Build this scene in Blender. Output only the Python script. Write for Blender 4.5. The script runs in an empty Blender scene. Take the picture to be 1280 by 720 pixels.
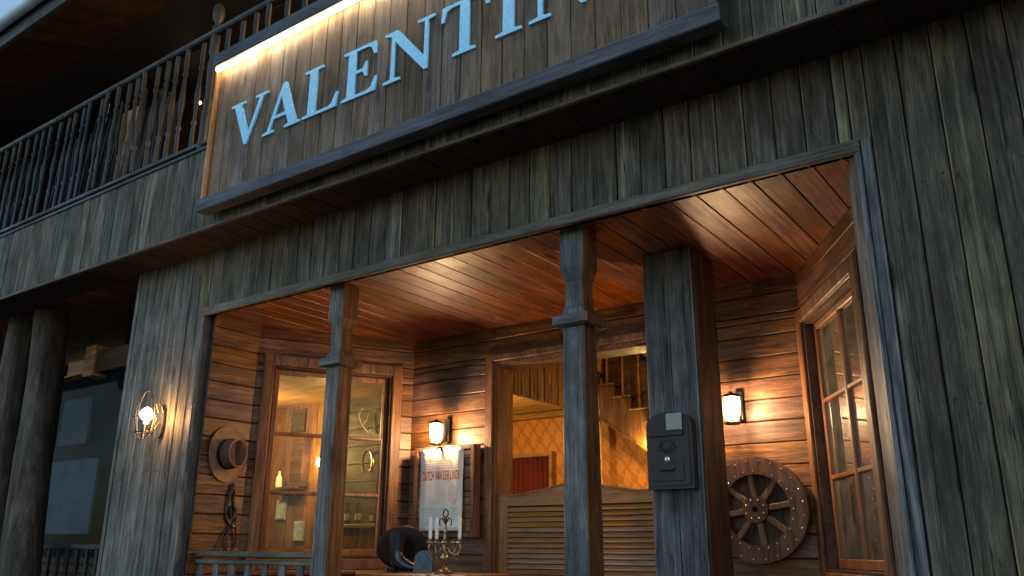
import bpy, bmesh, math, random
from mathutils import Vector, Matrix
random.seed(7)
S = bpy.context.scene
C = S.collection
R = math.radians
EYE = 1.6            # camera height above the street; all z below are written from eye level and lifted by EYE

# ------------------------------------------------------------------ camera
yaw, pitch, roll = 0.6241, 0.3036, 0.0058
cy, sy, cp, sp = math.cos(yaw), math.sin(yaw), math.cos(pitch), math.sin(pitch)
fw = Vector((-sy*cp, cy*cp, sp)); rt = Vector((cy, sy, 0)); up = rt.cross(fw)
cr, sr = math.cos(roll), math.sin(roll)
rt2 = cr*rt + sr*up; up2 = -sr*rt + cr*up
camd = bpy.data.cameras.new('camera'); cam = bpy.data.objects.new('camera', camd); C.objects.link(cam)
M = Matrix((rt2, up2, -fw)).transposed().to_4x4(); M.translation = (0, 0, EYE)
cam.matrix_world = M
camd.sensor_width = 36; camd.lens = 1043.86/1280*36; camd.clip_start = .05; camd.clip_end = 3000
S.camera = cam

# ------------------------------------------------------------------ dusk sky, faint last daylight, exposure
W = bpy.data.worlds.new('World'); S.world = W; W.use_nodes = True
nt = W.node_tree; bg = nt.nodes['Background']
sky = nt.nodes.new('ShaderNodeTexSky'); sky.sky_type = 'NISHITA'; sky.sun_disc = False
sky.sun_elevation = R(14.0); sky.sun_rotation = R(20); sky.ozone_density = 1.6
hsv = nt.nodes.new('ShaderNodeHueSaturation'); hsv.inputs['Saturation'].default_value = 1.0; nt.links.new(sky.outputs[0], hsv.inputs['Color']); nt.links.new(hsv.outputs[0], bg.inputs[0]); bg.inputs[1].default_value = .060
sd = bpy.data.lights.new('sun', 'SUN'); sd.energy = .06; sd.angle = R(35); sd.color = (.65, .82, 1.0)
so = bpy.data.objects.new('sun', sd); C.objects.link(so)
so.rotation_euler = Vector((.35, .75, -1.0)).to_track_quat('-Z', 'Y').to_euler()
V = S.view_settings; V.view_transform = 'Standard'; V.look = 'None'; V.gamma = 1; V.exposure = 2.5; V.use_curve_mapping = False
S.display_settings.display_device = 'sRGB'
S.cycles.use_denoising = True
S.cycles.max_bounces = 8; S.cycles.transparent_max_bounces = 16
S.cycles.sample_clamp_indirect = 4
LAMP = .42           # one factor for every lamp

# ------------------------------------------------------------------ mesh helpers
class MB:
    def __init__(s): s.v = []; s.f = []
    def add(s, vs, fs):
        n = len(s.v); s.v += [tuple(p) for p in vs]; s.f += [tuple(i+n for i in f) for f in fs]; return s
    def box(s, x0, x1, y0, y1, z0, z1, c=0.0, axis=None):
        """box; with c>0 the four edges running along axis are chamfered"""
        if c <= 0 or axis is None:
            return s.add([(x, y, z) for x in (x0, x1) for y in (y0, y1) for z in (z0, z1)],
                         [(0,1,3,2),(4,6,7,5),(0,4,5,1),(2,3,7,6),(0,2,6,4),(1,5,7,3)])
        r = {'X': ((x0,x1),(y0,y1),(z0,z1)), 'Y': ((y0,y1),(z0,z1),(x0,x1)), 'Z': ((z0,z1),(x0,x1),(y0,y1))}[axis]
        (a0,a1),(u0,u1),(w0,w1) = r
        c = min(c, (u1-u0)*.45, (w1-w0)*.45)
        sec = [(u0+c,w0),(u1-c,w0),(u1,w0+c),(u1,w1-c),(u1-c,w1),(u0+c,w1),(u0,w1-c),(u0,w0+c)]
        P = lambda a,u,w: {'X':(a,u,w),'Y':(w,a,u),'Z':(u,w,a)}[axis]
        vs = [P(a0,*q) for q in sec]+[P(a1,*q) for q in sec]
        fs = [tuple(range(7,-1,-1)), tuple(range(8,16))]+[(i,(i+1)%8,8+(i+1)%8,8+i) for i in range(8)]
        return s.add(vs, fs)
    def prism(s, pts, y0, y1):
        """outline in x,z pulled from y0 to y1"""
        n = len(pts)
        return s.add([(x,y0,z) for x,z in pts]+[(x,y1,z) for x,z in pts],
                     [tuple(range(n)), tuple(range(2*n-1,n-1,-1))]+[(i,i+n,(i+1)%n+n,(i+1)%n) for i in range(n)])
    def slab(s, pts, z0, z1):
        n = len(pts)
        return s.add([(x,y,z0) for x,y in pts]+[(x,y,z1) for x,y in pts],
                     [tuple(range(n-1,-1,-1)), tuple(range(n,2*n))]+[(i,(i+1)%n,(i+1)%n+n,i+n) for i in range(n)])
    def lathe(s, prof, o=(0,0,0), n=20, ax='Z', sx=1, sy_=1):
        vs = []; fs = []
        for r, h in prof:
            for k in range(n):
                a = 2*math.pi*k/n; p = (r*math.cos(a)*sx, r*math.sin(a)*sy_, h)
                if ax == 'X': p = (p[2], p[0], p[1])
                elif ax == 'Y': p = (p[0], p[2], p[1])
                vs.append((p[0]+o[0], p[1]+o[1], p[2]+o[2]))
        for j in range(len(prof)-1):
            for k in range(n):
                fs.append((j*n+k, j*n+(k+1)%n, (j+1)*n+(k+1)%n, (j+1)*n+k))
        fs.append(tuple(range(n-1,-1,-1))); fs.append(tuple(range((len(prof)-1)*n, len(prof)*n)))
        return s.add(vs, fs)
    def tube(s, pts, r, n=8):
        pts = [Vector(p) for p in pts]; m = len(pts); rr = r if isinstance(r, (list,tuple)) else [r]*m
        vs = []; fs = []; pu = None
        for i, p in enumerate(pts):
            t = (pts[min(i+1,m-1)]-pts[max(i-1,0)]).normalized()
            if pu is None: pu = t.orthogonal().normalized()
            pu = (pu - t*pu.dot(t)).normalized(); w = t.cross(pu)
            for k in range(n):
                a = 2*math.pi*k/n; vs.append(p+(pu*math.cos(a)+w*math.sin(a))*rr[i])
        for j in range(m-1):
            for k in range(n): fs.append((j*n+k, j*n+(k+1)%n, (j+1)*n+(k+1)%n, (j+1)*n+k))
        fs.append(tuple(range(n-1,-1,-1))); fs.append(tuple(range((m-1)*n, m*n)))
        return s.add(vs, fs)
    def sphere(s, o, r, n=10, sz=1):
        return s.lathe([(max(r*math.sin(math.pi*k/n), r*.02), -r*sz*math.cos(math.pi*k/n)) for k in range(n+1)], o, n*2)
    def rot(s, mat):
        s.v = [tuple(mat @ Vector(p)) for p in s.v]; return s
    def build(s, name, mat, parent=None, smooth=False, loc=(0,0,0), rz=0, inparent=False):
        me = bpy.data.meshes.new(name); me.from_pydata(s.v, [], s.f)
        bm = bmesh.new(); bm.from_mesh(me); bmesh.ops.recalc_face_normals(bm, faces=bm.faces); bm.to_mesh(me); bm.free()
        if mat: me.materials.append(mat)
        o = bpy.data.objects.new(name, me); C.objects.link(o)
        o.location = loc; o.rotation_euler = (0,0,rz)
        if smooth:
            for p in me.polygons: p.use_smooth = True
            me.set_sharp_from_angle(angle=R(40))
        if parent is not None:
            o.parent = parent
            if not inparent:      # coordinates were written in the scene frame (z from eye level)
                root = parent; 
                while root.parent is not None: root = root.parent
                base = Matrix.Translation(root.location) @ root.rotation_euler.to_matrix().to_4x4()
                want = Matrix.Translation(Vector(loc)+Vector((0,0,EYE))) @ Matrix.Rotation(rz,4,'Z')
                if parent is root: o.matrix_basis = base.inverted() @ want
                else:
                    pm = base @ parent.matrix_basis
                    o.matrix_basis = pm.inverted() @ want
        else:
            if not inparent: o.location.z += EYE
        return o

def tag(o, label=None, cat=None, group=None, kind=None):
    if label: o['label'] = label
    if cat: o['category'] = cat
    if group: o['group'] = group
    if kind: o['kind'] = kind
    return o
def thing(name, label, cat, loc, rz=0, group=None):
    o = bpy.data.objects.new(name, None); C.objects.link(o)
    o.location = (loc[0], loc[1], loc[2]+EYE); o.rotation_euler = (0,0,rz); o.empty_display_size = .1
    return tag(o, label, cat, group)
def dup(root, loc, rz=None, label=None):
    r = root.copy(); C.objects.link(r); r.location = (loc[0], loc[1], loc[2]+EYE)
    if rz is not None: r.rotation_euler = (0,0,rz)
    if label: r['label'] = label
    def rec(a, b):
        for ch in list(a.children):
            c = ch.copy(); C.objects.link(c); c.parent = b; rec(ch, c)
    rec(root, r); return r

def boards(mb, s0, s1, z0, z1, pitch, along='s', holes=(), y0=-.022, y1=0.0, gap=.004, jit=.003, ch=.004, joint=0, wj=.0, swap=None):
    """planks covering the rectangle s0..s1, z0..z1 (s = local x) with holes; along 's' lays them flat, 'z' stands them"""
    if along == 'z': A0,A1,B0,B1 = z0,z1,s0,s1; H = [(h[2],h[3],h[0],h[1]) for h in holes]
    else: A0,A1,B0,B1 = s0,s1,z0,z1; H = list(holes)
    b = B0
    while b < B1-1e-6:
        e = min(b+pitch*(1+random.uniform(-wj,wj)), B1)
        if B1-e < pitch*.3: e = B1
        cuts = sorted({b,e} | {x for h in H for x in (h[2],h[3]) if b < x < e})
        d = random.uniform(0, jit)
        for q0,q1 in zip(cuts,cuts[1:]):
            if q1-q0 < .006: continue
            m = (q0+q1)/2; iv = [(A0,A1)]
            for h in H:
                if h[2] < m < h[3]:
                    n = []
                    for a0,a1 in iv:
                        if h[1] <= a0 or h[0] >= a1: n.append((a0,a1)); continue
                        if h[0] > a0: n.append((a0,h[0]))
                        if h[1] < a1: n.append((h[1],a1))
                    iv = n
            for a0,a1 in iv:
                seg = [a0]
                if joint and a1-a0 > joint*1.4:
                    x = a0+random.uniform(.3,1)*joint
                    while x < a1-.3: seg.append(x); x += joint*random.uniform(.8,1.3)
                seg.append(a1)
                for p,q in zip(seg,seg[1:]):
                    if q-p < .004: continue
                    g = gap/2; dd = d+random.uniform(0,.0008)
                    ge = .0012 if len(seg) > 2 else 0
                    if along == 'z': mb.box(q0+g,q1-g,y0-dd,y1,p+ge,q-ge,ch,'Z')
                    else: mb.box(p+ge,q-ge,y0-dd,y1,q0+g,q1-g,ch,'X')
        b = e
    return mb
def backing(mb, s0, s1, z0, z1, holes=(), y0=.001, y1=.08):
    return boards(mb, s0, s1, z0, z1, z1-z0+1, 's', holes, y0, y1, gap=0, jit=0, ch=0)

# ------------------------------------------------------------------ materials
def newmat(name):
    m = bpy.data.materials.new(name); m.use_nodes = True
    return m, m.node_tree, m.node_tree.nodes['Principled BSDF'], m.node_tree.nodes, m.node_tree.links
def ramp(n, stops):
    r = n.new('ShaderNodeValToRGB'); e = r.color_ramp.elements
    while len(e) < len(stops): e.new(.5)
    for k,(p,c) in enumerate(stops): e[k].position = p; e[k].color = (*c,1)
    return r
def wood(name, cols, axis='X', var=.5, knots=1.0, rough=(.45,.75), streak=None, sth=.6, dirt=.35, bump=.35, fine=24, redvar=0.0, coat=0.0, splits=.5, wear=0.0):
    m, t, b, n, l = newmat(name)
    tc = n.new('ShaderNodeTexCoord'); geo = n.new('ShaderNodeNewGeometry')
    def math_(op, a, bb=None, c=None):
        x = n.new('ShaderNodeMath'); x.operation = op
        for i,v in enumerate((a,bb,c)):
            if v is None: continue
            if isinstance(v,(int,float)): x.inputs[i].default_value = v
            else: l.new(v, x.inputs[i])
        return x.outputs[0]
    rnd = geo.outputs['Random Per Island']
    cx = n.new('ShaderNodeCombineXYZ')
    l.new(math_('MULTIPLY', rnd, 91.7), cx.inputs[0]); l.new(math_('MULTIPLY', rnd, 57.3), cx.inputs[1]); l.new(math_('MULTIPLY', rnd, 133.1), cx.inputs[2])
    ad = n.new('ShaderNodeVectorMath'); ad.operation = 'ADD'; l.new(tc.outputs['Object'], ad.inputs[0]); l.new(cx.outputs[0], ad.inputs[1])
    def sc(along, across, src=ad.outputs[0]):
        v = n.new('ShaderNodeVectorMath'); v.operation = 'MULTIPLY'
        v.inputs[1].default_value = [along if k == 'XYZ'.index(axis) else across for k in range(3)]
        l.new(src, v.inputs[0]); return v.outputs[0]
    def noise(vec, detail=4, r=.55, dist=0.0, scale=1):
        x = n.new('ShaderNodeTexNoise'); x.inputs['Scale'].default_value = scale; x.inputs['Detail'].default_value = detail
        x.inputs['Roughness'].default_value = r; x.inputs['Distortion'].default_value = dist; l.new(vec, x.inputs['Vector']); return x.outputs[0]
    n1 = noise(sc(1.6, fine*2.2), 6, .65, .3)
    n2 = noise(sc(.45, 5), 3, .5, .9)
    ring = math_('SINE', math_('MULTIPLY', n2, 46)); ring = math_('MULTIPLY_ADD', ring, .5, .5)
    n3 = noise(sc(2.2, 7), 5, .6, .4)
    n4 = noise(sc(6, 230), 3, .75, .2); n5 = noise(sc(22, 95), 4, .75, .3)
    sp1 = noise(sc(.8, 34), 2, .5, .6)
    split = n.new('ShaderNodeMapRange'); split.inputs[1].default_value = .004; split.inputs[2].default_value = .012; split.inputs[3].default_value = 1; split.inputs[4].default_value = 0
    l.new(math_('ABSOLUTE', math_('SUBTRACT', sp1, .62)), split.inputs[0])
    fac = math_('ADD', math_('ADD', math_('MULTIPLY', n1, .27), math_('ADD', math_('MULTIPLY', ring, .05), math_('MULTIPLY', n5, .16))), math_('ADD', math_('MULTIPLY', n3, .22), math_('MULTIPLY', n4, .30)))
    cr_ = ramp(n, [(.41,cols[0]),(.505,cols[1]),(.615,cols[2])]); l.new(fac, cr_.inputs[0]); col = cr_.outputs[0]
    def mix(a, bcol, f, mode='MIX'):
        x = n.new('ShaderNodeMix'); x.data_type = 'RGBA'; x.blend_type = mode
        if isinstance(f,(int,float)): x.inputs[0].default_value = f
        else: l.new(f, x.inputs[0])
        l.new(a, x.inputs[6])
        if isinstance(bcol, tuple): x.inputs[7].default_value = (*bcol,1)
        else: l.new(bcol, x.inputs[7])
        return x.outputs[2]
    if streak:
        s1 = noise(sc(.45, 12), 4, .65, .6); g = n.new('ShaderNodeMapRange'); g.interpolation_type = 'SMOOTHSTEP'
        g.inputs[1].default_value = sth; g.inputs[2].default_value = sth+.16; l.new(s1, g.inputs[0])
        col = mix(col, streak, math_('MULTIPLY', g.outputs[0], math_('MULTIPLY_ADD', n1, 1.0, .05)))
    if knots > 0:
        vo = n.new('ShaderNodeTexVoronoi'); vo.inputs['Scale'].default_value = 1; l.new(sc(1.5, 4.2), vo.inputs['Vector'])
        k = n.new('ShaderNodeMapRange'); k.inputs[1].default_value = .05; k.inputs[2].default_value = .13; k.inputs[3].default_value = 1; k.inputs[4].default_value = 0
        l.new(vo.outputs['Distance'], k.inputs[0])
        col = mix(col, tuple(c*.35 for c in cols[0]), math_('MULTIPLY', k.outputs[0], .8*knots))
    if splits: col = mix(col, tuple(c*.3 for c in cols[0]), math_('MULTIPLY', split.outputs[0], splits))
    if wear:      # rubbed, paler arrises: the chamfers of each board
        vt = n.new('ShaderNodeVectorTransform'); vt.vector_type = 'NORMAL'; vt.convert_from = 'WORLD'; vt.convert_to = 'OBJECT'; l.new(geo.outputs['True Normal'], vt.inputs[0])
        sp_ = n.new('ShaderNodeSeparateXYZ'); l.new(vt.outputs[0], sp_.inputs[0])
        mxx = math_('MAXIMUM', math_('MAXIMUM', math_('ABSOLUTE', sp_.outputs[0]), math_('ABSOLUTE', sp_.outputs[1])), math_('ABSOLUTE', sp_.outputs[2]))
        wn_ = n.new('ShaderNodeMapRange'); wn_.inputs[1].default_value = .45; wn_.inputs[2].default_value = .6; l.new(noise(sc(1.1, 3), 4, .65, .3), wn_.inputs[0])
        col = mix(col, tuple(min(.5,c*1.9) for c in cols[2]), math_('MULTIPLY', math_('LESS_THAN', mxx, .85), math_('MULTIPLY', wn_.outputs[0], wear)))
    hs = n.new('ShaderNodeHueSaturation'); l.new(col, hs.inputs['Color'])
    r2 = math_('FRACT', math_('MULTIPLY', rnd, 17.13)); r3 = math_('FRACT', math_('MULTIPLY', rnd, 71.7))
    l.new(math_('MULTIPLY_ADD', r2, var, 1-var*.5), hs.inputs['Value'])
    l.new(math_('MULTIPLY_ADD', r3, .35, .82), hs.inputs['Saturation'])
    if redvar: l.new(math_('MULTIPLY_ADD', r3, redvar, .5-redvar*.5), hs.inputs['Hue'])
    col = hs.outputs[0]
    if dirt:
        dn = noise(tc.outputs['Object'], 5, .6, .6, 2.2); dr = ramp(n, [(.3,(1-dirt,)*3),(.62,(1,1,1))]); l.new(dn, dr.inputs[0])
        col = mix(col, dr.outputs[0], 1.0, 'MULTIPLY')
    l.new(col, b.inputs['Base Color'])
    rr = n.new('ShaderNodeMapRange'); rr.inputs[3].default_value = rough[1]; rr.inputs[4].default_value = rough[0]; l.new(n3, rr.inputs[0]); 
    rr.inputs[1].default_value = .3; rr.inputs[2].default_value = .7
    l.new(rr.outputs[0], b.inputs['Roughness']); b.inputs['Specular IOR Level'].default_value = .4
    if coat: b.inputs['Coat Weight'].default_value = coat; b.inputs['Coat Roughness'].default_value = .3
    bp = n.new('ShaderNodeBump'); bp.inputs['Strength'].default_value = bump; bp.inputs['Distance'].default_value = .006
    l.new(math_('SUBTRACT', math_('ADD', math_('MULTIPLY_ADD', n4, .5, n1), math_('MULTIPLY', ring, .2)), math_('MULTIPLY', split.outputs[0], splits)), bp.inputs['Height']); l.new(bp.outputs[0], b.inputs['Normal'])
    return m
def plain(name, col, rough=.6, metal=0, var=.25, scale=8, bump=.1, coat=0, spec=.5):
    m, t, b, n, l = newmat(name)
    tc = n.new('ShaderNodeTexCoord'); x = n.new('ShaderNodeTexNoise'); x.inputs['Scale'].default_value = scale; x.inputs['Detail'].default_value = 6
    l.new(tc.outputs['Object'], x.inputs['Vector'])
    r = ramp(n, [(.3,tuple(c*(1-var) for c in col)),(.7,tuple(min(1,c*(1+var)) for c in col))]); l.new(x.outputs[0], r.inputs[0]); l.new(r.outputs[0], b.inputs['Base Color'])
    rr = n.new('ShaderNodeMapRange'); rr.inputs[3].default_value = max(0,rough-.12); rr.inputs[4].default_value = min(1,rough+.12); l.new(x.outputs[0], rr.inputs[0]); l.new(rr.outputs[0], b.inputs['Roughness'])
    b.inputs['Metallic'].default_value = metal; b.inputs['Specular IOR Level'].default_value = spec
    if coat: b.inputs['Coat Weight'].default_value = coat
    if bump:
        bp = n.new('ShaderNodeBump'); bp.inputs['Strength'].default_value = bump; bp.inputs['Distance'].default_value = .01; l.new(x.outputs[0], bp.inputs['Height']); l.new(bp.outputs[0], b.inputs['Normal'])
    return m
def emis(name, col, st):
    m, t, b, n, l = newmat(name)
    b.inputs['Base Color'].default_value = (.8,.8,.8,1); b.inputs['Emission Color'].default_value = (*col,1); b.inputs['Emission Strength'].default_value = st
    return m
def glass(name, tint=(.9,.95,.92), refl=1.0, dust_haze=0.0):
    m, t, b, n, l = newmat(name); n.remove(b)
    tr = n.new('ShaderNodeBsdfTransparent'); tr.inputs[0].default_value = (*tint,1)
    gl = n.new('ShaderNodeBsdfGlossy'); gl.inputs['Roughness'].default_value = .03
    fr = n.new('ShaderNodeFresnel'); fr.inputs[0].default_value = 1.5
    tc = n.new('ShaderNodeTexCoord'); nz = n.new('ShaderNodeTexNoise'); nz.inputs['Scale'].default_value = 3; l.new(tc.outputs['Object'], nz.inputs['Vector'])
    bp = n.new('ShaderNodeBump'); bp.inputs['Strength'].default_value = .04; bp.inputs['Distance'].default_value = .02; l.new(nz.outputs[0], bp.inputs['Height'])
    l.new(bp.outputs[0], gl.inputs['Normal'])
    mu = n.new('ShaderNodeMath'); mu.operation = 'MULTIPLY'; mu.use_clamp = True; mu.inputs[1].default_value = refl; l.new(fr.outputs[0], mu.inputs[0])
    gm = n.new('ShaderNodeNewGeometry'); m2 = n.new('ShaderNodeMath'); m2.operation = 'SUBTRACT'; m2.inputs[0].default_value = 1; l.new(gm.outputs['Backfacing'], m2.inputs[1])
    m3 = n.new('ShaderNodeMath'); m3.operation = 'MULTIPLY'; l.new(mu.outputs[0], m3.inputs[0]); l.new(m2.outputs[0], m3.inputs[1]); mu = m3
    mx = n.new('ShaderNodeMixShader'); l.new(mu.outputs[0], mx.inputs[0]); l.new(tr.outputs[0], mx.inputs[1]); l.new(gl.outputs[0], mx.inputs[2])
    out = mx.outputs[0]
    if dust_haze:  # pale film: dust plus the haze of the room, painted on the panes
        df = n.new('ShaderNodeBsdfDiffuse'); df.inputs[0].default_value = (.6,.56,.48,1)
        dz = n.new('ShaderNodeTexNoise'); dz.inputs['Scale'].default_value = 7; dz.inputs['Detail'].default_value = 8; dz.inputs['Roughness'].default_value = .7; l.new(tc.outputs['Object'], dz.inputs['Vector'])
        dm = n.new('ShaderNodeMapRange'); dm.inputs[1].default_value = .35; dm.inputs[2].default_value = .75; dm.inputs[3].default_value = dust_haze*.3; dm.inputs[4].default_value = dust_haze*1.7; l.new(dz.outputs[0], dm.inputs[0])
        mx2 = n.new('ShaderNodeMixShader'); l.new(dm.outputs[0], mx2.inputs[0]); l.new(out, mx2.inputs[1]); l.new(df.outputs[0], mx2.inputs[2]); out = mx2.outputs[0]
    l.new(out, n['Material Output'].inputs[0]); return m

grey = [(.022,.0155,.008),(.084,.062,.036),(.21,.163,.10)]
pale = [(.03,.026,.021),(.11,.096,.078),(.25,.225,.19)]
mFront = wood('weathered_grey_planks', grey, 'Z', var=.55, streak=(.46,.41,.29), sth=.565, rough=(.5,.85), dirt=.55, bump=.9, redvar=.025, splits=.95, knots=1.3, wear=.8)
mPale = wood('cool_lit_pale_planks', pale, 'Z', var=.4, streak=(.42,.40,.35), sth=.57, rough=(.5,.8), dirt=.5, bump=.9, splits=.95, knots=1.0, wear=.5)  # left wall panel: cool light falling there is put into a paler colour
mFrontX = wood('weathered_grey_trim', [(.026,.020,.014),(.085,.066,.045),(.18,.145,.105)], 'X', var=.25, knots=.4, streak=(.26,.24,.19), rough=(.5,.8))
mPost = wood('cool_lit_post_wood', [(.022,.021,.021),(.085,.081,.078),(.22,.21,.20)], 'Z', var=.3, streak=(.34,.33,.32), sth=.58, rough=(.42,.7), bump=.9, dirt=.6, splits=.95, knots=1.4, wear=.7)  # cool grey carries the bluish light on posts, trims and pillar front
mPostX = wood('cool_lit_post_cap_wood', [(.024,.022,.021),(.085,.080,.076),(.20,.19,.18)], 'X', var=.2, streak=(.3,.29,.28), rough=(.42,.7))  # same cool-light tone, grain turned for the post capitals
brown = [(.04,.015,.007),(.155,.064,.027),(.36,.165,.075)]
mWall = wood('warm_brown_wall_boards', brown, 'X', var=.5, rough=(.38,.65), dirt=.45, redvar=.02, coat=.08)
mCeil = wood('red_brown_ceiling_boards', [(.045,.011,.004),(.20,.052,.016),(.42,.14,.048)], 'Y', knots=1.7, splits=.7, var=.5, rough=(.3,.55), dirt=.35, redvar=.02, coat=.12)
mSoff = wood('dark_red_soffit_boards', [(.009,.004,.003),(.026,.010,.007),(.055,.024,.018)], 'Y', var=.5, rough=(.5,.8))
mTrim = wood('warm_brown_trim', [(.05,.02,.009),(.17,.07,.028),(.33,.15,.065)], 'X', var=.2, knots=.3, rough=(.4,.65))
mTrimZ = wood('warm_brown_upright_trim', [(.05,.02,.009),(.17,.07,.028),(.33,.15,.065)], 'Z', var=.2, knots=.3, rough=(.4,.65))
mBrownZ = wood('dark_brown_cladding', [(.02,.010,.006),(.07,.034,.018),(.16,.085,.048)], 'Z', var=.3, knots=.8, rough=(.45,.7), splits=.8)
mBrownP = wood('lamp_warmed_post_wood', [(.05,.020,.008),(.17,.075,.032),(.34,.17,.08)], 'Z', var=.2, knots=1.4, rough=(.4,.65), splits=.9)  # brown carries the lamps' warm light on the posts' porch-side faces
mSash = wood('red_brown_sash', [(.08,.026,.01),(.23,.08,.028),(.38,.16,.06)], 'Z', var=.15, knots=0, rough=(.3,.5), coat=.2)
mDoor = wood('honey_swing_door_wood', [(.19,.083,.027),(.32,.145,.05),(.42,.205,.078)], 'X', var=.2, knots=.3, splits=.2, dirt=.2, rough=(.35,.6))
mDoorZ = wood('honey_swing_door_stile', [(.17,.075,.025),(.32,.145,.05),(.43,.21,.08)], 'Z', var=.2, knots=.3, splits=.3, dirt=.2, rough=(.35,.6))
mSign = wood('brown_sign_planks', [(.045,.026,.013),(.135,.080,.042),(.25,.16,.09)], 'Z', var=.4, streak=(.28,.22,.15), sth=.62, rough=(.5,.8), fine=20, wear=.6, knots=1.3, splits=.8)
mSignF = wood('dark_sign_frame', [(.016,.016,.018),(.045,.046,.05),(.10,.10,.11)], 'X', var=.15, knots=.3, rough=(.4,.7))
mRail = wood('dark_balcony_wood', [(.007,.006,.006),(.022,.020,.019),(.065,.062,.06)], 'Z', var=.7, rough=(.4,.7), streak=(.2,.22,.24), sth=.60)
mRailX = wood('dark_balcony_rail_wood', [(.016,.014,.013),(.045,.040,.037),(.11,.10,.095)], 'X', var=.2, rough=(.4,.7))
mDarkB = wood('dark_brown_boards', [(.02,.01,.006),(.065,.03,.015),(.13,.065,.035)], 'X', var=.5, rough=(.5,.8))
mInt = wood('inner_golden_boards', [(.07,.032,.010),(.20,.10,.033),(.36,.20,.075)], 'Z', var=.4, rough=(.4,.7))
mIntD = wood('inner_brown_boards', [(.035,.016,.006),(.10,.048,.017),(.2,.105,.04)], 'Z', var=.5, rough=(.4,.7))
mIntX = wood('inner_golden_ceiling', [(.14,.08,.03),(.32,.19,.07),(.48,.31,.14)], 'X', var=.3, rough=(.4,.7))
mOlive = wood('olive_inner_wall', [(.018,.015,.009),(.048,.039,.021),(.10,.085,.05)], 'X', var=.4, rough=(.4,.7))
mFloor = wood('porch_floor_boards', [(.04,.028,.02),(.11,.08,.055),(.2,.15,.11)], 'Y', var=.4, rough=(.5,.8))
mTable = wood('reddish_table_top', [(.08,.026,.012),(.2,.07,.03),(.32,.13,.06)], 'X', var=.2, rough=(.25,.45), coat=.3)
mWheel = wood('dark_wheel_wood', [(.05,.019,.008),(.14,.055,.024),(.24,.108,.05)], 'Z', var=.2, knots=.3, rough=(.35,.6))
mSpoke = wood('pale_spoke_wood', [(.07,.036,.018),(.19,.105,.055),(.3,.18,.1)], 'Z', var=.2, knots=0, rough=(.4,.65))
mLog = wood('rough_log_bark', [(.018,.011,.007),(.07,.045,.028),(.16,.11,.075)], 'Z', var=.2, knots=.6, rough=(.6,.9), bump=1.0, fine=10)
mBoxW = wood('orange_box_wood', [(.28,.12,.045),(.55,.27,.12),(.72,.42,.22)], 'X', var=.2, rough=(.4,.7))
mBoxWZ = wood('lit_orange_upright_wood', [(.15,.065,.025),(.36,.17,.07),(.55,.30,.15)], 'Z', var=.2, rough=(.4,.7))  # orange paints the lit inner face of the sign's left frame
mBlack = plain('black_iron', (.012,.012,.013), .45, .6, .3, 30, .1)
mRust = plain('rusty_nail_heads', (.03,.018,.012), .7, .3, .4, 60, 0)
mBrass = plain('aged_brass', (.55,.38,.17), .3, 1, .25, 20, .05)
mPewter = plain('dull_gilt_metal', (.34,.27,.17), .32, 1, .3, 25, .05)
mStud = plain('shiny_brass_studs', (.75,.60,.38), .25, 1, .1, 20, 0)
mLet = plain('light_blue_lettering', (.31,.67,.94), .6, 0, .14, 45, .15)
mPaper = plain('aged_poster_paper', (.76,.71,.64), .8, 0, .10, 9, .05)
mRed = plain('faded_red_ink', (.50,.06,.045), .8, 0, .2, 30, 0)
mInk = plain('faded_dark_ink', (.36,.28,.22), .8, 0, .2, 60, 0)
mPink = plain('faded_pink_ink', (.72,.56,.47), .8, 0, .18, 60, 0)
mPalB = plain('pale_blue_picture', (.30,.42,.52), .5, 0, .4, 14, 0)
mNote = plain('pale_note_paper', (.36,.34,.30), .7, 0, .05, 10, 0)
mHat = plain('brown_felt', (.30,.165,.085), .85, 0, .25, 18, .15, spec=.2)
mHatD = plain('dark_plum_leather', (.085,.034,.021), .85, 0, .3, 14, .1)
mHatK = plain('dark_wine_felt', (.022,.009,.008), .7, 0, .3, 20, .1, spec=.3)
mBoot = plain('polished_black_leather', (.012,.013,.017), .22, 0, .3, 12, .1, coat=.4)
mStrap = plain('worn_black_leather', (.022,.014,.010), .5, 0, .3, 30, .2)
mWax = plain('white_candle_wax', (.78,.76,.70), .45, 0, .03, 10, 0)
mPhoto = plain('blue_grey_photo', (.03,.055,.085), .25, 0, .7, 22, 0)
mMail = plain('dark_cast_mailbox', (.036,.027,.027), .62, .0, .35, 40, .15)
mCurtain = plain('dark_red_cloth', (.11,.009,.009), .85, 0, .25, 6, .1)
mDirt = plain('street_dirt', (.16,.125,.09), .95, 0, .35, 1.5, .6)
mDark = plain('dark_backing', (.018,.012,.009), .9, 0, .2, 5, 0)
mRoof = plain('blue_metal_roof_edge', (.62,.80,.90), .45, .0, .15, 3, .05)
mRoofD = plain('dark_roof_metal', (.03,.033,.04), .6, .2, .2, 3, .05)
mTeal = plain('teal_reflection', (.028,.07,.085), .6, 0, .7, 5, .05)
mGreyP = plain('grey_reflection', (.028,.032,.036), .6, 0, .6, 5, .05)
mClear = glass('window_glass', (.93,.94,.92), 3.2, .07)
mDarkG = glass('dark_window_glass', (.8,.85,.9), .12)
mClear2 = glass('left_window_glass', (.9,.92,.86), .6, .035)
def glowglass(name, col, st, tr_=.5):
    m, t, b, n, l = newmat(name); n.remove(b)
    tr = n.new('ShaderNodeBsdfTransparent'); em = n.new('ShaderNodeEmission'); em.inputs[0].default_value = (*col,1); em.inputs[1].default_value = st
    mx = n.new('ShaderNodeMixShader'); mx.inputs[0].default_value = 1-tr_; l.new(tr.outputs[0], mx.inputs[1]); l.new(em.outputs[0], mx.inputs[2])
    l.new(mx.outputs[0], n['Material Output'].inputs[0]); return m
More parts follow.
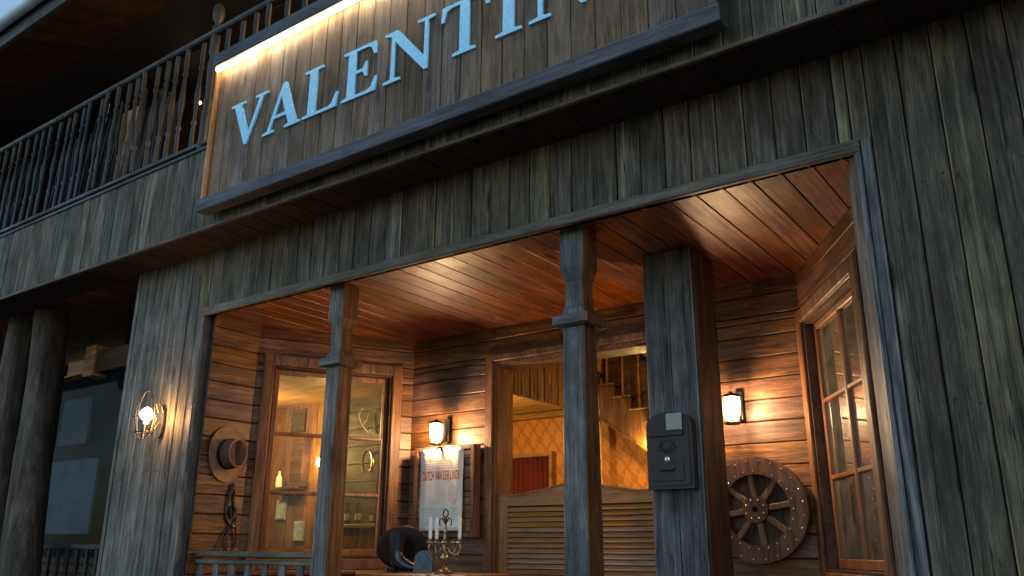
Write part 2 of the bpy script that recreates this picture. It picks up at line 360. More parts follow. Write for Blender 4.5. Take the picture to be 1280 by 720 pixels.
mGlow = glowglass('glowing_lantern_glass', (1.0,.62,.27), 4.2*LAMP, .62)
mBulb = emis('glowing_bulb', (1.0,.76,.42), 14*LAMP)
mWire = plain('dull_iron_wire', (.09,.08,.07), .45, .8, .2, 25, .05)
mLed = emis('warm_white_light_strip', (1.0,.78,.48), 21*LAMP)
mFlame = emis('warm_wall_lamp_flame', (1.0,.62,.22), 40*LAMP)

def wallpaper():
    m, t, b, n, l = newmat('damask_wallpaper')
    tc = n.new('ShaderNodeTexCoord'); sep = n.new('ShaderNodeSeparateXYZ'); l.new(tc.outputs['Object'], sep.inputs[0])
    def mt(op, a, bb=None, c=None):
        x = n.new('ShaderNodeMath'); x.operation = op
        for i,v in enumerate((a,bb,c)):
            if v is None: continue
            if isinstance(v,(int,float)): x.inputs[i].default_value = v
            else: l.new(v, x.inputs[i])
        return x.outputs[0]
    k = 2*math.pi/.17; kz = 2*math.pi/.24
    X = mt('MULTIPLY', sep.outputs[0], k); Z = mt('MULTIPLY', sep.outputs[2], kz)
    lat = mt('ADD', mt('COSINE', X), mt('COSINE', Z))                       # ogee lattice
    lat2 = mt('MULTIPLY', mt('COSINE', mt('ADD', mt('MULTIPLY', X, 2), mt('MULTIPLY', mt('SINE', Z), 1.3))), mt('COSINE', mt('MULTIPLY', Z, 3)))
    nz = n.new('ShaderNodeTexNoise'); nz.inputs['Scale'].default_value = 40; l.new(tc.outputs['Object'], nz.inputs['Vector'])
    f = mt('ADD', mt('ADD', mt('ABSOLUTE', lat), mt('MULTIPLY', lat2, .55)), mt('MULTIPLY', nz.outputs[0], .5))
    g = n.new('ShaderNodeMapRange'); g.interpolation_type = 'SMOOTHSTEP'; g.inputs[1].default_value = .75; g.inputs[2].default_value = 1.05; l.new(f, g.inputs[0])
    r = ramp(n, [(0,(.40,.15,.022)),(1,(.54,.225,.038))]); l.new(g.outputs[0], r.inputs[0]); l.new(r.outputs[0], b.inputs['Base Color']); b.inputs['Roughness'].default_value = .6
    return m
mPaperW = wallpaper()

def point(name, loc, power, col, rad=.05, parent=None):
    d = bpy.data.lights.new(name, 'POINT'); d.energy = power*LAMP; d.color = col; d.shadow_soft_size = rad
    o = bpy.data.objects.new(name, d); C.objects.link(o)
    o.location = (loc[0], loc[1], loc[2]+EYE)
    if parent is not None: o.parent = parent; o.location = Vector(o.location)-Vector(parent.location)
    return o
WARM = (1.0,.64,.33); GOLD = (1.0,.62,.22)

# ================================================================== THE SETTING
YF, YB = 3.6, 5.2            # street face of the saloon and back wall of its porch
ZC, ZS, ZD = 1.70, 2.20, 2.85   # porch ceiling, balcony underside, balcony deck
FL = -1.0                    # porch floor
tag(MB().box(-60,60,-60,60,-.2,0).build('ground', mDirt, inparent=True), kind='structure')
fl = MB(); boards(fl, -12.5, 3.0, 3.3, 9.2, .14, 'z'); fl.v = [(x, z, FL+y) for x,y,z in fl.v]
fl2 = MB()
b = -12.5
while b < 3.0:
    fl2.box(b+.002, min(b+.14,3.0)-.002, 2.2, 9.4, FL-.04, FL-random.uniform(0,.003), .004, 'Y'); b += .14
fl2.box(-12.5,3.0,2.25,2.33,-1.6,FL-.045); 
tag(fl2.build('porch_floor', mFloor), kind='structure')

bld = thing('saloon_building', 'dark plank saloon front with recessed lamplit porch, balcony and roof', 'building', (-3,YF,-1.6))

# ---- lower street wall of standing planks, with the porch opening and the left bay left open
mb = MB(); OP = (-5.445,-.73,-3,1.675); LB = (-12,-6.41,-3,2.2)
boards(mb, -5.567, 2.6, -1.6, ZS-.002, .1405, 'z', holes=[OP], wj=.0, gap=.007, jit=.006, ch=.006)
mb.build('front_wall', mFront, bld, loc=(0,YF+.022,0))
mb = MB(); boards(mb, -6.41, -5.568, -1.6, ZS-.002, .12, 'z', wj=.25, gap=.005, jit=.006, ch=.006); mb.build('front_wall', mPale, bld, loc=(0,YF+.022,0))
mb = MB(); backing(mb, -6.40, 2.6, -1.6, ZS-.004, holes=[(-5.47,-.735,-3,1.71)], y0=.001, y1=.08)
mb.box(-6.41,-6.395,.0,1.0,-1.6,ZS-.004)
mb.build('wall_backing', mDark, bld, loc=(0,YF+.022,0))
mb = MB()
mb.box(-5.51,-.70,YF-.03,YF+.03,1.675,1.738,.006,'X')
mb.build('opening_lintel_trim', mFrontX, bld)
mb = MB(); mb.box(-5.51,-5.445,YF-.026,YF+.10,-1.0,1.673,.006,'Z'); mb.build('opening_side_trim', mPost, bld)
mb = MB().slab([(-.70,YF-.026),(-.70,YF+.10),(-.79,YF+.10),(-.718,YF-.026)], -1.0, 1.673); mb.box(-.698,-.655,YF-.012,YF+.01,-1.0,1.735,.004,'Z'); mb.build('opening_side_trim', mPost, bld)
nail = None
def add_nail(x, z):
    global nail
    if nail is None: nail = MB().lathe([(.0055,0),(.0048,-.0022),(.001,-.003)], (0,0,0), 8, 'Y').build('nail', mRust, bld, loc=(x,YF-.0035,z)); return
    o = nail.copy(); C.objects.link(o); o.parent = bld; o.location = Vector((x,YF-.0035,z+EYE))-Vector(bld.location)
for k in range(64):
    x = -6.41+.1405*(k+.5)
    if x < -.62 and k % 2 == 0:
        for d in (-.045,.045): add_nail(x+d+random.uniform(-.008,.008), 2.12+random.uniform(-.015,.015))
    if -.62 < x < .2 or x < -5.6:
        for z in (1.5,.55): 
            for d in (-.045,.045): add_nail(x+d+random.uniform(-.008,.008), z+random.uniform(-.02,.02))
mb = MB(); mb.box(-6.45,-6.412,YF-.012,YF+.06,-1.6,ZS-.01,.005,'Z'); mb.build('wall_corner_trim', mPost, bld)

# ---- balcony box: fascia, soffit, lower edge trim, deck
mb = MB(); boards(mb, -12.4, 2.6, ZS-.004, ZD-.01, .1405, 'z', gap=.006, jit=.004, ch=.006); mb.build('balcony_fascia', mFront, bld, loc=(0,3.272,0))
mb = MB(); mb.box(-12.4,2.6,3.232,3.262,ZS-.03,ZS-.006,.004,'X'); mb.build('fascia_edge_trim', mFrontX, bld)
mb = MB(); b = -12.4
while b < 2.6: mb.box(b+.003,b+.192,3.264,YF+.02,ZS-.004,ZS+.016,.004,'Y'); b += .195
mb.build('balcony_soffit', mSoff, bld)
mb = MB(); mb.box(-12.4,2.6,3.235,3.30,ZD-.008,ZD+.02,.004,'X'); mb.build('deck_edge_trim', mRailX, bld)
mb = MB(); mb.box(-12.4,2.6,3.302,5.2,ZD-.10,ZD); mb.build('balcony_deck', mDarkB, bld)

# ---- porch ceiling
mb = MB(); b = -6.0
while b < -.2: mb.box(b+.002,b+.143,YF+.031,5.24,ZC-random.uniform(0,.002),ZC+.02,.004,'Y'); b += .145
mb.build('porch_ceiling', mCeil, bld)
mb = MB(); mb.box(-6.3,-.1,YF+.11,5.24,ZC+.022,ZC+.06); mb.build('ceiling_backing', mDark, bld)

# ---- porch walls
DOOR = (-3.913,-2.5,-3,1.421)
mb = MB(); boards(mb, -4.86, -1.44, FL, ZC+.004, .137, 's', holes=[DOOR], joint=1.7, jit=.004, ch=.005, gap=.005); mb.build('porch_back_wall', mWall, bld, loc=(0,YB+.022,0))
mb = MB(); backing(mb, -4.95, -1.3, FL, ZC+.03, holes=[DOOR], y0=.001, y1=.19); mb.build('wall_backing', mDark, bld, loc=(0,YB+.022,0))
def wall_piece(name, ox, oy, ang, length, holes=(), mat=mWall, ext=0):
    mb = MB(); boards(mb, 0, length, FL, ZC+.004, .137, 's', holes=holes, joint=0, jit=.004, ch=.005, gap=.005)
    mb.build(name, mat, bld, loc=(ox,oy,0), rz=ang)
    mb = MB(); backing(mb, 0, length+ext, FL, ZC+.03, holes=holes, y0=.023, y1=.10)
    mb.build('wall_backing', mDark, bld, loc=(ox,oy,0), rz=ang)
aL = math.atan2(.874,.486); aR = math.atan2(-.85,.527)
WL = (.145,1.115,-.075,1.385); WR = (.055,1.03,-.11,1.36)
wall_piece('porch_side_wall', -5.425, 3.66, R(89), .43)
wall_piece('porch_splay_wall', -5.42, 4.07, aL, 1.30, [WL])
wall_piece('porch_splay_wall', -1.475, 5.2, aR, 1.34, [WR])
wall_piece('porch_side_wall', -.74, 4.09, R(-90), .385)

# ---- the two splay windows: casing, frame, sashes, panes
def window(ox, oy, ang, w, pane_mat):
    s0,s1,z0,z1 = w
    def B(mb, nm, mat, par): return mb.build(nm, mat, par, loc=(ox,oy,0), rz=ang)
    root = B(MB().box(s0-.085,s0-.002,-.048,-.024,z0-.08,z1+.085,.006,'Z').box(s1+.002,s1+.085,-.048,-.024,z0-.08,z1+.085,.006,'Z')
             .box(s0-.0015,s1+.0015,-.047,-.024,z1+.002,z1+.085,.006,'X').box(s0-.0015,s1+.0015,-.047,-.024,z0-.08,z0-.002,.006,'X'), 'window', mTrimZ, bld)
    B(MB().box(s0+.001,s0+.014,-.024,.10,z0,z1).box(s1-.014,s1-.001,-.024,.10,z0,z1).box(s0+.015,s1-.015,-.024,.10,z1-.014,z1-.001).box(s0+.015,s1-.015,-.03,.10,z0+.001,z0+.014), 'window_reveal', mDarkB, root)
    a0,a1,c0,c1 = s0+.016,s1-.016,z0+.016,z1-.016; f = .042; ya,yb = .03,.07
    sa = MB().box(a0,a0+f,ya,yb,c0,c1,.006,'Z').box(a1-f,a1,ya,yb,c0,c1,.006,'Z').box(a0+f,a1-f,ya+.002,yb,c1-f,c1,.006,'X').box(a0+f,a1-f,ya+.002,yb,c0,c0+.055,.006,'X')
    B(sa, 'sash', mSash, root)
    m_ = (a0+a1)/2; gb = MB().box(m_-.022,m_+.022,ya+.001,yb,c0+.055,c1-f,.008,'Z')
    hz = [.41,.86]
    for z in hz:
        gb.box(a0+f,m_-.0225,ya+.004,yb-.002,z-.013,z+.013,.005,'X').box(m_+.0225,a1-f,ya+.004,yb-.002,z-.013,z+.013,.005,'X')
    B(gb, 'glazing_bars', mSash, root)
    rows = [c0+.05]+hz+[c1-f+.005]
    for k in range(3):
        for (p,q) in ((a0+f-.004,m_-.02),(m_+.02,a1-f+.004)):
            B(MB().box(p,q,.051,.055,rows[k]+.008,rows[k+1]-.008), 'pane', pane_mat, root)
    B(MB().box(s0-.08,s1+.08,-.09,-.0245,z0-.115,z0-.081,.006,'X'), 'sill', mTrim, root)
window(-5.42,4.07,aL,WL,mClear2)
window(-1.475,5.2,aR,WR,mClear)

# ---- doorway frame
mb = MB(); mb.box(-3.988,-3.915,YB-.022,YB-.001,FL,1.478,.006,'Z').box(-2.498,-2.425,YB-.022,YB-.001,FL,1.478,.006,'Z').box(-3.9145,-2.4985,YB-.021,YB-.001,1.423,1.478,.006,'X')
df = mb.build('door_frame', mTrimZ, bld)
mb = MB(); mb.box(-3.955,-3.895,YB+.03,YB+.235,FL,1.40,.004,'Z').box(-2.517,-2.457,YB+.03,YB+.235,FL,1.40,.004,'Z').box(-3.895,-2.517,YB+.03,YB+.235,1.385,1.44,.004,'Y')
mb.box(-3.912,-3.90,YB,YB+.03,FL,1.41).box(-2.513,-2.501,YB,YB+.03,FL,1.41).box(-3.90,-2.513,YB,YB+.03,1.40,1.42)
mb.build('door_jamb', mTrimZ, df)

# ---- upper storey behind the balcony and the roof over it
mb = MB(); boards(mb, -12.4, 2.6, ZD, 5.5, .16, 's', joint=2.2, jit=.004); mb.build('upper_wall', mDarkB, bld, loc=(0,5.22,0))
mb = MB(); mb.box(-12.4,2.6,5.221,5.3,ZS,6.2); mb.box(2.61,2.68,3.3,9.4,-1.6,6.0); mb.box(-12.48,-12.41,3.3,9.4,-1.6,6.0); mb.box(-12.4,2.6,9.3,9.4,-1.6,6.0); mb.build('outer_shell', mDark, bld)
rz0, rz1 = 4.80, 5.75   # eave and rear height
mb = MB(); b = -13.0
while b < 3.2:
    mb.add([(b+.002,2.86,rz0),(b+.158,2.86,rz0),(b+.158,5.4,rz1),(b+.002,5.4,rz1),(b+.002,2.86,rz0+.02),(b+.158,2.86,rz0+.02),(b+.158,5.4,rz1+.02),(b+.002,5.4,rz1+.02)],
           [(0,1,2,3),(7,6,5,4),(0,4,5,1),(2,6,7,3),(0,3,7,4),(1,5,6,2)]); b += .16
mb.build('roof_soffit', mDarkB, bld)
mb = MB(); mb.add([(-13.1,2.80,rz0+.03),(3.3,2.80,rz0+.03),(3.3,9.5,rz1+1.2),(-13.1,9.5,rz1+1.2),(-13.1,2.80,rz0+.11),(3.3,2.80,rz0+.11),(3.3,9.5,rz1+1.28),(-13.1,9.5,rz1+1.28)],
           [(0,1,2,3),(7,6,5,4),(0,4,5,1),(2,6,7,3),(0,3,7,4),(1,5,6,2)]); rf = mb.build('roof', mRoofD, bld)
mb = MB(); mb.tube([(-13.1,2.74,rz0+.03),(3.3,2.74,rz0+.03)], .06, 12); mb.build('gutter', mRoof, rf, smooth=True)
mb = MB(); mb.box(-13.1,3.3,2.81,2.855,rz0-.16,rz0+.029,.004,'X'); mb.build('eave_board', mRailX, rf)

# ---- left bay behind the log posts
mb = MB(); b = -12.3
while b < -6.42: mb.box(b+.002,b+.158,YF+.03,4.98,2.26,2.28,.004,'Y'); b += .16
mb.build('bay_ceiling', mCeil, bld)
mb = MB(); boards(mb, -12.4, -6.40, FL, 2.3, .15, 's', holes=[(-10.9,-6.9,-.1,1.95)], joint=2); mb.build('bay_wall', mDarkB, bld, loc=(0,4.62,0))
mb = MB(); mb.box(-12.4,-6.40,4.94,4.98,FL,2.3); mb.build('added_bay_dark_sheet', plain('bay_darkness_black', (.006,.006,.007), .9, 0, .2, 5, 0), bld)  # black sheet added so the bay pane looks into darkness
mb = MB(); mb.box(-10.95,-6.85,4.57,4.61,1.95,2.02,.005,'X').box(-10.95,-6.85,4.57,4.61,-.16,-.1,.005,'X').box(-10.95,-10.89,4.57,4.61,-.0995,1.9495,.005,'Z').box(-6.91,-6.85,4.57,4.61,-.0995,1.9495,.005,'Z')
wn = mb.build('window', mDarkB, bld)
mb = MB(); mb.box(-10.885,-6.915,4.626,4.632,-.098,1.948); mb.build('pane', mDarkG, wn)

# ---- rooms seen through door and windows
mb = MB(); mb.box(-12.4,2.6,5.6,9.3,3.0,3.05); mb.box(-5.98,-5.93,7.21,8.1,FL,3.0)
mb.build('inner_shell', mIntX, bld)
mb = MB(); boards(mb, -10.9, -5.99, FL, 3.0, .15, 'z', jit=.003); mb.build('inner_panel_wall', mInt, bld, loc=(0,7.2,0))
mb = MB(); boards(mb, -10.9, -5.4, 1.74, 1.80, 9, 's', jit=0); mb.v = [(x, 5.3+(z-1.74)*32, 1.78+y) for x,y,z in mb.v]; mb.build('inner_ceiling', mIntX, bld)
mb = MB(); mb.box(-10.95,-10.9,5.0,7.3,FL,2.6); mb.build('inner_side_wall', mInt, bld)
mb = MB(); boards(mb, -7.62, -6.0, .12, 1.77, .21, 's', jit=.003); mb.box(-7.62,-6.0,-.06,-.03,FL,.10); mb.build('inner_dark_panel', mOlive, bld, loc=(0,7.17,0))
mb = MB(); mb.box(-5.92,-2.2,8.0,8.06,FL,3.0); mb.build('wallpapered_wall', mPaperW, bld)
mb = MB(); mb.box(-2.25,-2.2,5.5,8.0,FL,3.0); mb.build('inner_side_wall', mInt, bld)
# mezzanine: underside and slatted side
mb = MB(); mb.box(-5.92,-4.875,6.2,7.995,1.50,1.56); mb.box(-5.92,-4.878,7.90,7.993,1.43,1.498,.01,'X'); mz = mb.build('mezzanine', mIntX, bld)
mb = MB(); boards(mb, 0, 1.8, 1.49, 3.0, .07, 'z', jit=.016, gap=.010); mb.build('mezzanine_slats', mIntD, mz, loc=(-4.87,6.2,0), rz=R(90))

# ================================================================== BALCONY RAILING, SIGN
bal = thing('balcony_railing', 'dark wooden balcony railing with turned balusters above the plank fascia', 'railing', (-6,3.27,ZD))
mb = MB(); mb.box(-12.3,2.5,3.235,3.315,3.875,3.925,.012,'X'); mb.build('handrail', mRailX, bal)
mb = MB(); mb.box(-12.3,2.5,3.25,3.30,ZD+.055,ZD+.09,.006,'X'); mb.build('bottom_rail', mRailX, bal)
mb = MB(); mb.lathe([(0.034,2.86),(0.034,3.2),(0.024,3.23),(0.037,3.27),(0.024,3.31),(0.031,3.5),(0.035,3.62),(0.024,3.68),(0.037,3.72),(0.037,3.95),(0.020,3.97),(0.020,4.0),(0.039,4.03),(0.049,4.09),(0.039,4.15),(0.014,4.175)], (-5.27,3.275,0), 16)
mb.build('newel_post', mRail, bal, smooth=True)
prof = [(.019,ZD+.091),(.019,3.10),(.013,3.13),(.024,3.16),(.013,3.19),(.018,3.30),(.025,3.40),(.018,3.50),(.013,3.62),(.024,3.65),(.013,3.68),(.019,3.71),(.019,3.876)]
balm = None; x = -5.10; 
xs = [-5.10-.0,-4.92,-4.75,-4.57,-4.40,-4.22,-4.05,-3.87,-3.7,-3.52]+[-5.44-.15*k for k in range(0,45)]
for x in xs:
    if balm is None:
        balm = MB().lathe(prof, (0,0,0), 10).build('baluster', mRail, bal, smooth=True, loc=(x,3.275,0)); base_x = x
    else:
        c = balm.copy(); C.objects.link(c); c.parent = bal; c.location = balm.location + Vector((x-base_x,0,0)); c.rotation_euler = (0,0,random.uniform(0,6))
        c.rotation_euler.x = random.uniform(-.01,.01)

# cut canes leaning inside the left part of the railing (one bundle)
mb = MB()
for k in range(230):
    x = random.uniform(-12,-6.2); y = random.uniform(3.36,3.62); h = random.uniform(.7,1.05); dx = random.uniform(-.14,.14)
    mb.tube([(x,y,ZD+.003),(x+dx*.5+random.uniform(-.03,.03),y+.02,ZD+h*.5),(x+dx,y+.04,ZD+h)], [random.uniform(.012,.026),.014,.009], 6)
tag(mb.build('dry_canes', mRail, smooth=True), 'dark dry canes standing upright behind the left balcony railing', 'canes', kind='stuff')
mb = MB(); mb.box(-7.02,-6.998,3.33,3.352,ZD+.003,3.86,.004,'Z'); mb.v = [(x+(z-3.3)*.10,y,z) for x,y,z in mb.v]
tag(mb.build('leaning_batten', plain('pale_blue_batten', (.33,.43,.48), .6)), 'pale blue batten leaning upright behind the balcony railing', 'batten')
mb = MB(); mb.box(-6.98,-6.72,3.50,3.53,ZD+.004,3.84,.004,'Z'); 
tag(mb.build('orange_board', mBoxW), 'narrow orange brown board standing behind the balcony railing', 'board')

sg = thing('hanging_sign', 'large framed plank sign with light blue serif lettering and lit top edge', 'sign', (-3.1,3.2,2.25))
mb = MB(); boards(mb, -4.965, -1.17, 2.30, 3.45, .145, 'z', gap=.005, jit=.003, y0=-.018, wj=0); mb.build('sign_board', mSign, sg, loc=(0,3.185,0))
mb = MB(); mb.box(-4.97,-1.14,3.186,3.228,2.28,3.45); mb.build('sign_back', mDark, sg)
mb = MB(); mb.box(-4.965,-1.11,3.105,3.20,2.242,2.336,.006,'X'); mb.box(-4.965,-1.11,3.09,3.20,3.392,3.50,.006,'X')
mb.build('sign_frame', mSignF, sg)
mb = MB(); mb.box(-4.99,-4.964,3.137,3.20,2.337,3.391,.003,'Z'); mb.build('sign_side_frame', mBoxWZ, sg)
mb = MB(); mb.box(-1.168,-1.13,3.137,3.20,2.337,3.391,.003,'Z'); mb.build('sign_side_frame', mSignF, sg)
mb = MB(); mb.box(-4.955,-1.18,3.115,3.14,3.368,3.390,.006,'X'); mb.build('light_strip', mLed, sg)
G = {
 'V': (.95,[[(0,1),(.36,1),(.36,.95),(.275,.93),(.52,.25),(.74,.93),(.64,.95),(.64,1),(.95,1),(.95,.95),(.84,.93),(.50,0),(.44,0),(.09,.93),(0,.95)]]),
 'A': (.95,[[(0,0),(.30,0),(.30,.05),(.20,.07),(.27,.28),(.58,.28),(.66,.07),(.56,.05),(.56,0),(.95,0),(.95,.05),(.86,.07),(.53,1),(.44,1),(.12,.07),(0,.05)],[(.295,.35),(.555,.35),(.425,.74)]]),
 'L': (.82,[[(0,0),(.78,0),(.82,.30),(.77,.30),(.68,.10),(.60,.06),(.30,.06),(.30,.93),(.42,.95),(.42,1),(0,1),(0,.95),(.12,.93),(.12,.07),(0,.05)]]),
 'E': (.80,[[(0,0),(.76,0),(.80,.28),(.75,.28),(.66,.10),(.58,.06),(.30,.06),(.30,.48),(.46,.48),(.52,.36),(.56,.36),(.56,.66),(.52,.66),(.46,.54),(.30,.54),(.30,.94),(.56,.94),(.64,.90),(.71,.74),(.76,.74),(.73,1),(0,1),(0,.95),(.12,.93),(.12,.07),(0,.05)]]),
 'N': (.97,[[(0,0),(.34,0),(.34,.05),(.215,.07),(.215,.78),(.80,0),(.86,0),(.86,.93),(.97,.95),(.97,1),(.65,1),(.65,.95),(.79,.93),(.79,.27),(.26,1),(0,1),(0,.95),(.12,.92),(.14,.89),(.14,.07),(0,.05)]]),
 'T': (.85,[[(.22,0),(.62,0),(.62,.05),(.51,.07),(.51,.94),(.66,.94),(.75,.90),(.80,.72),(.85,.72),(.83,1),(.02,1),(0,.72),(.05,.72),(.10,.90),(.19,.94),(.34,.94),(.34,.07),(.22,.05)]]),
 'I': (.42,[[(0,0),(.42,0),(.42,.05),(.30,.07),(.30,.93),(.42,.95),(.42,1),(0,1),(0,.95),(.12,.93),(.12,.07),(0,.05)]]),
}
def glyph(ch, x0, x1, z0, h, par):
    w, sp_ = G[ch]; cu = bpy.data.curves.new('letter', 'CURVE'); cu.dimensions = '2D'; cu.fill_mode = 'BOTH'; cu.extrude = .007
    for pts in sp_:
        s_ = cu.splines.new('POLY'); s_.points.add(len(pts)-1); s_.use_cyclic_u = True
        for p,(a,b_) in zip(s_.points, pts): p.co = (x0+a/w*(x1-x0), b_*h, 0, 1)
    t = bpy.data.objects.new('letter', cu); C.objects.link(t)
    me = bpy.data.meshes.new_from_object(t); bpy.data.objects.remove(t)
    mb = MB(); mb.v = [(v.co.x, 3.157-v.co.z, z0+v.co.y) for v in me.vertices]; mb.f = [tuple(p.vertices) for p in me.polygons]
    return mb.build('letter', mLet, par)
for ch,a,b_ in (('V',-4.79,-4.385),('A',-4.405,-4.02),('L',-4.0,-3.665),('E',-3.63,-3.32),('N',-3.265,-2.865),('T',-2.81,-2.455),('I',-2.41,-2.235),('N',-2.185,-1.785),('E',-1.72,-1.41)):
    glyph(ch, a*.9925, b_*.9925, 2.667, .353, sg)

# ================================================================== POSTS
def porch_post(x, w, label):
    r = thing('porch_post', label, 'post', (x,3.68+w/2,FL), 0, 'turned porch posts'); y = 3.68+w/2; h = w/2
    def ring(secs):       # square sections (half width, z)
        mb = MB(); vs = []; fs = []
        for a,z in secs:
            c = .006
            vs += [(x-a+c,y-a,z),(x+a-c,y-a,z),(x+a,y-a+c,z),(x+a,y+a-c,z),(x+a-c,y+a,z),(x-a+c,y+a,z),(x-a,y+a-c,z),(x-a,y-a+c,z)]
        for j in range(len(secs)-1):
            for k in range(8): fs.append((j*8+k,j*8+(k+1)%8,(j+1)*8+(k+1)%8,(j+1)*8+k))
        fs += [tuple(range(7,-1,-1)), tuple(range((len(secs)-1)*8,len(secs)*8))]
        return mb.add(vs, fs)
    def lamp_side_tone(o):  # right and rear faces painted browner, as if warmed by the lanterns
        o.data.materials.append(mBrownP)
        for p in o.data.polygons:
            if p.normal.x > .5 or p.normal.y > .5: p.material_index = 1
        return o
    lamp_side_tone(ring([(h*1.25,FL),(h*1.25,FL+.18),(h*1.02,FL+.2),(h*.86,1.139)]).build('shaft', mPost, r))
    lamp_side_tone(ring([(h*1.12,1.140),(h*1.42,1.150),(h*1.42,1.195),(h*1.38,1.200)]).build('capital', mPostX, r))
    lamp_side_tone(ring([(h*.92,1.201),(h*.88,1.235),(h*.74,1.262),(h*.72,1.40)]).build('neck', mPost, r))
    lamp_side_tone(ring([(h*.74,1.401),(h*.98,1.466),(h,1.470),(h,1.698)]).build('head_block', mPost, r))
    return r
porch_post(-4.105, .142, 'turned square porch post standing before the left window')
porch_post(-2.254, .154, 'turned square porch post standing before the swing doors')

pl = thing('square_pillar', 'thick square plank clad pillar carrying the dark mailbox', 'pillar', (-1.99,4.46,FL))
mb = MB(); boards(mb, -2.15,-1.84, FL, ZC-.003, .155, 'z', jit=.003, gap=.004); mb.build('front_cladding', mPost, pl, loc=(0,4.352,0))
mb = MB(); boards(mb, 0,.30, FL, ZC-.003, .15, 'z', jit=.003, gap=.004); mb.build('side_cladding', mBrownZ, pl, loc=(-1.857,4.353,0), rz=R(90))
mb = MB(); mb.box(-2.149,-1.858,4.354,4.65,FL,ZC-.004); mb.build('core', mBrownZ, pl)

mx = thing('wall_mailbox', 'dark arched cast mailbox with a pale note, fixed to the pillar', 'mailbox', (-2.02,4.29,.32))
arch = [(-2.140,.318),(-1.868,.318),(-1.868,.665)]+[(-2.004+.136*math.cos(a),.665+.072*math.sin(a)) for a in [math.pi*k/14 for k in range(1,14)]]+[(-2.140,.665)]
mb = MB().prism(arch, 4.268, 4.3275); mb.build('body', mMail, mx)
inner = [(-2.004+(x+2.004)*.88, .52+(z-.52)*.91) for x,z in arch]
MB().prism(inner, 4.261, 4.2675).build('front_plate', mMail, mx)
MB().box(-2.115,-1.915,4.248,4.2605,.60,.628,.004,'X').build('slot_flap', mMail, mx)
mb = MB(); mb.box(-2.11,-1.92,4.255,4.2605,.36,.455,.003,'X'); mb.build('lower_door', mMail, mx)
mb = MB(); mb.lathe([(.014,0),(.014,.008),(.006,.010)], (-2.012,4.2325,.475), 14, 'Y'); mb.v = [(x,4.2605-(y-4.2325),z) for x,y,z in mb.v]; mb.build('lock', mStud, mx)
mb = MB(); mb.tube([(-2.06,4.2545,.425),(-2.05,4.245,.415),(-1.98,4.245,.415),(-1.97,4.2545,.425)], .004, 6); mb.build('door_pull', mBlack, mx)
mb = MB()
for k in range(10):
    a = 2*math.pi*k/10; mb.sphere((-2.014+.045*math.cos(a),4.2605,.545+.03*math.sin(a)), .008, 6)
mb.lathe([(.03,4.2605),(.024,4.256),(.006,4.254)], (-2.014,0,.545), 14, 'Y'); mb.build('embossed_crest', mMail, mx, smooth=True)
MB().box(-2.005,-1.912,4.2455,4.2475,.632,.722).build('paper_note', mNote, mx)

# ================================================================== RAILING OF THE PORCH, SWING DOORS
pr = thing('porch_railing', 'low wooden porch railing between the street wall and left post', 'railing', (-4.8,3.74,FL))
mb = MB(); mb.box(-5.444,-4.182,3.70,3.775,-.062,-.022,.01,'X'); mb.build('handrail', mFrontX, pr)
mb = MB(); mb.box(-5.444,-4.182,3.715,3.76,-.105,-.075,.006,'X').box(-5.444,-4.182,3.715,3.76,-.92,-.87,.006,'X'); mb.build('cross_rails', mFrontX, pr)
for k in range(7):
    x = -5.36+k*.173; MB().box(x-.028,x+.028,3.725,3.75,-.869,-.106,.004,'Z').build('baluster', mPost, pr)

def swing_door(x0, x1, peak_right, label):
    t = thing('swing_door', label, 'door', ((x0+x1)/2,5.26,-.55), 0, 'saloon swing doors')
    zt, zp, zb = .40, .475, -.60; N = 24
    def top(x):
        u = (x-x0)/(x1-x0); u = u if peak_right else 1-u
        return zt + (-.014*math.sin(min(1,u/.45)*math.pi) if u < .45 else 0) + (zp-zt)*((max(0,u-.3)/.7)**1.6 if u > .3 else 0)
    xs = [x0+(x1-x0)*k/N for k in range(N+1)]
    MB().prism([(x,top(x)) for x in xs]+[(x1,.312),(x0,.312)], 5.245, 5.28).build('top_rail', mDoor, t)
    MB().prism([(x,top(x)+.010) for x in xs]+[(x,top(x)+.0005) for x in reversed(xs)], 5.238, 5.287).build('top_moulding', mDoor, t)
    MB().box(x0,x0+.085,5.245,5.28,zb,.3115,.004,'Z').build('stile', mDoorZ, t)
    MB().box(x1-.085,x1,5.245,5.28,zb,.3115,.004,'Z').build('stile', mDoorZ, t)
    MB().box(x0+.0855,x1-.0855,5.245,5.28,zb,zb+.10,.004,'X').build('bottom_rail', mDoor, t)
    mb = MB(); z = .30
    while z > zb+.11:      # slanted louvres, each lip standing proud of the one below
        mb.add([(x0+.0855,5.247,z-.030),(x1-.0855,5.247,z-.030),(x1-.0855,5.262,z),(x0+.0855,5.262,z),(x0+.0855,5.256,z-.030),(x1-.0855,5.256,z-.030),(x1-.0855,5.270,z),(x0+.0855,5.270,z)],
               [(0,1,2,3),(7,6,5,4),(0,4,5,1),(2,6,7,3),(0,3,7,4),(1,5,6,2)]); z -= .0365
    MB().box(x0+.0855,x1-.0855,5.271,5.276,zb+.101,.3115).build('shade_panel', mDarkB, t)  # dark sheet painted in for the shade between the louvres
    mb.build('louvres', mDoor, t)
    hx = x0-.012 if peak_right else x1+.012
    mb = MB().box(hx-.012,hx+.008,5.225,5.245,-.50,.40,.004,'Z'); mb.build('hinge_strip', mBlack, t)
    return t
swing_door(-3.893, -3.205, True, 'louvred swing door on the left of the doorway, beside the poster wall')
swing_door(-3.195, -2.519, False, 'louvred swing door on the right of the doorway, partly behind the pillar')

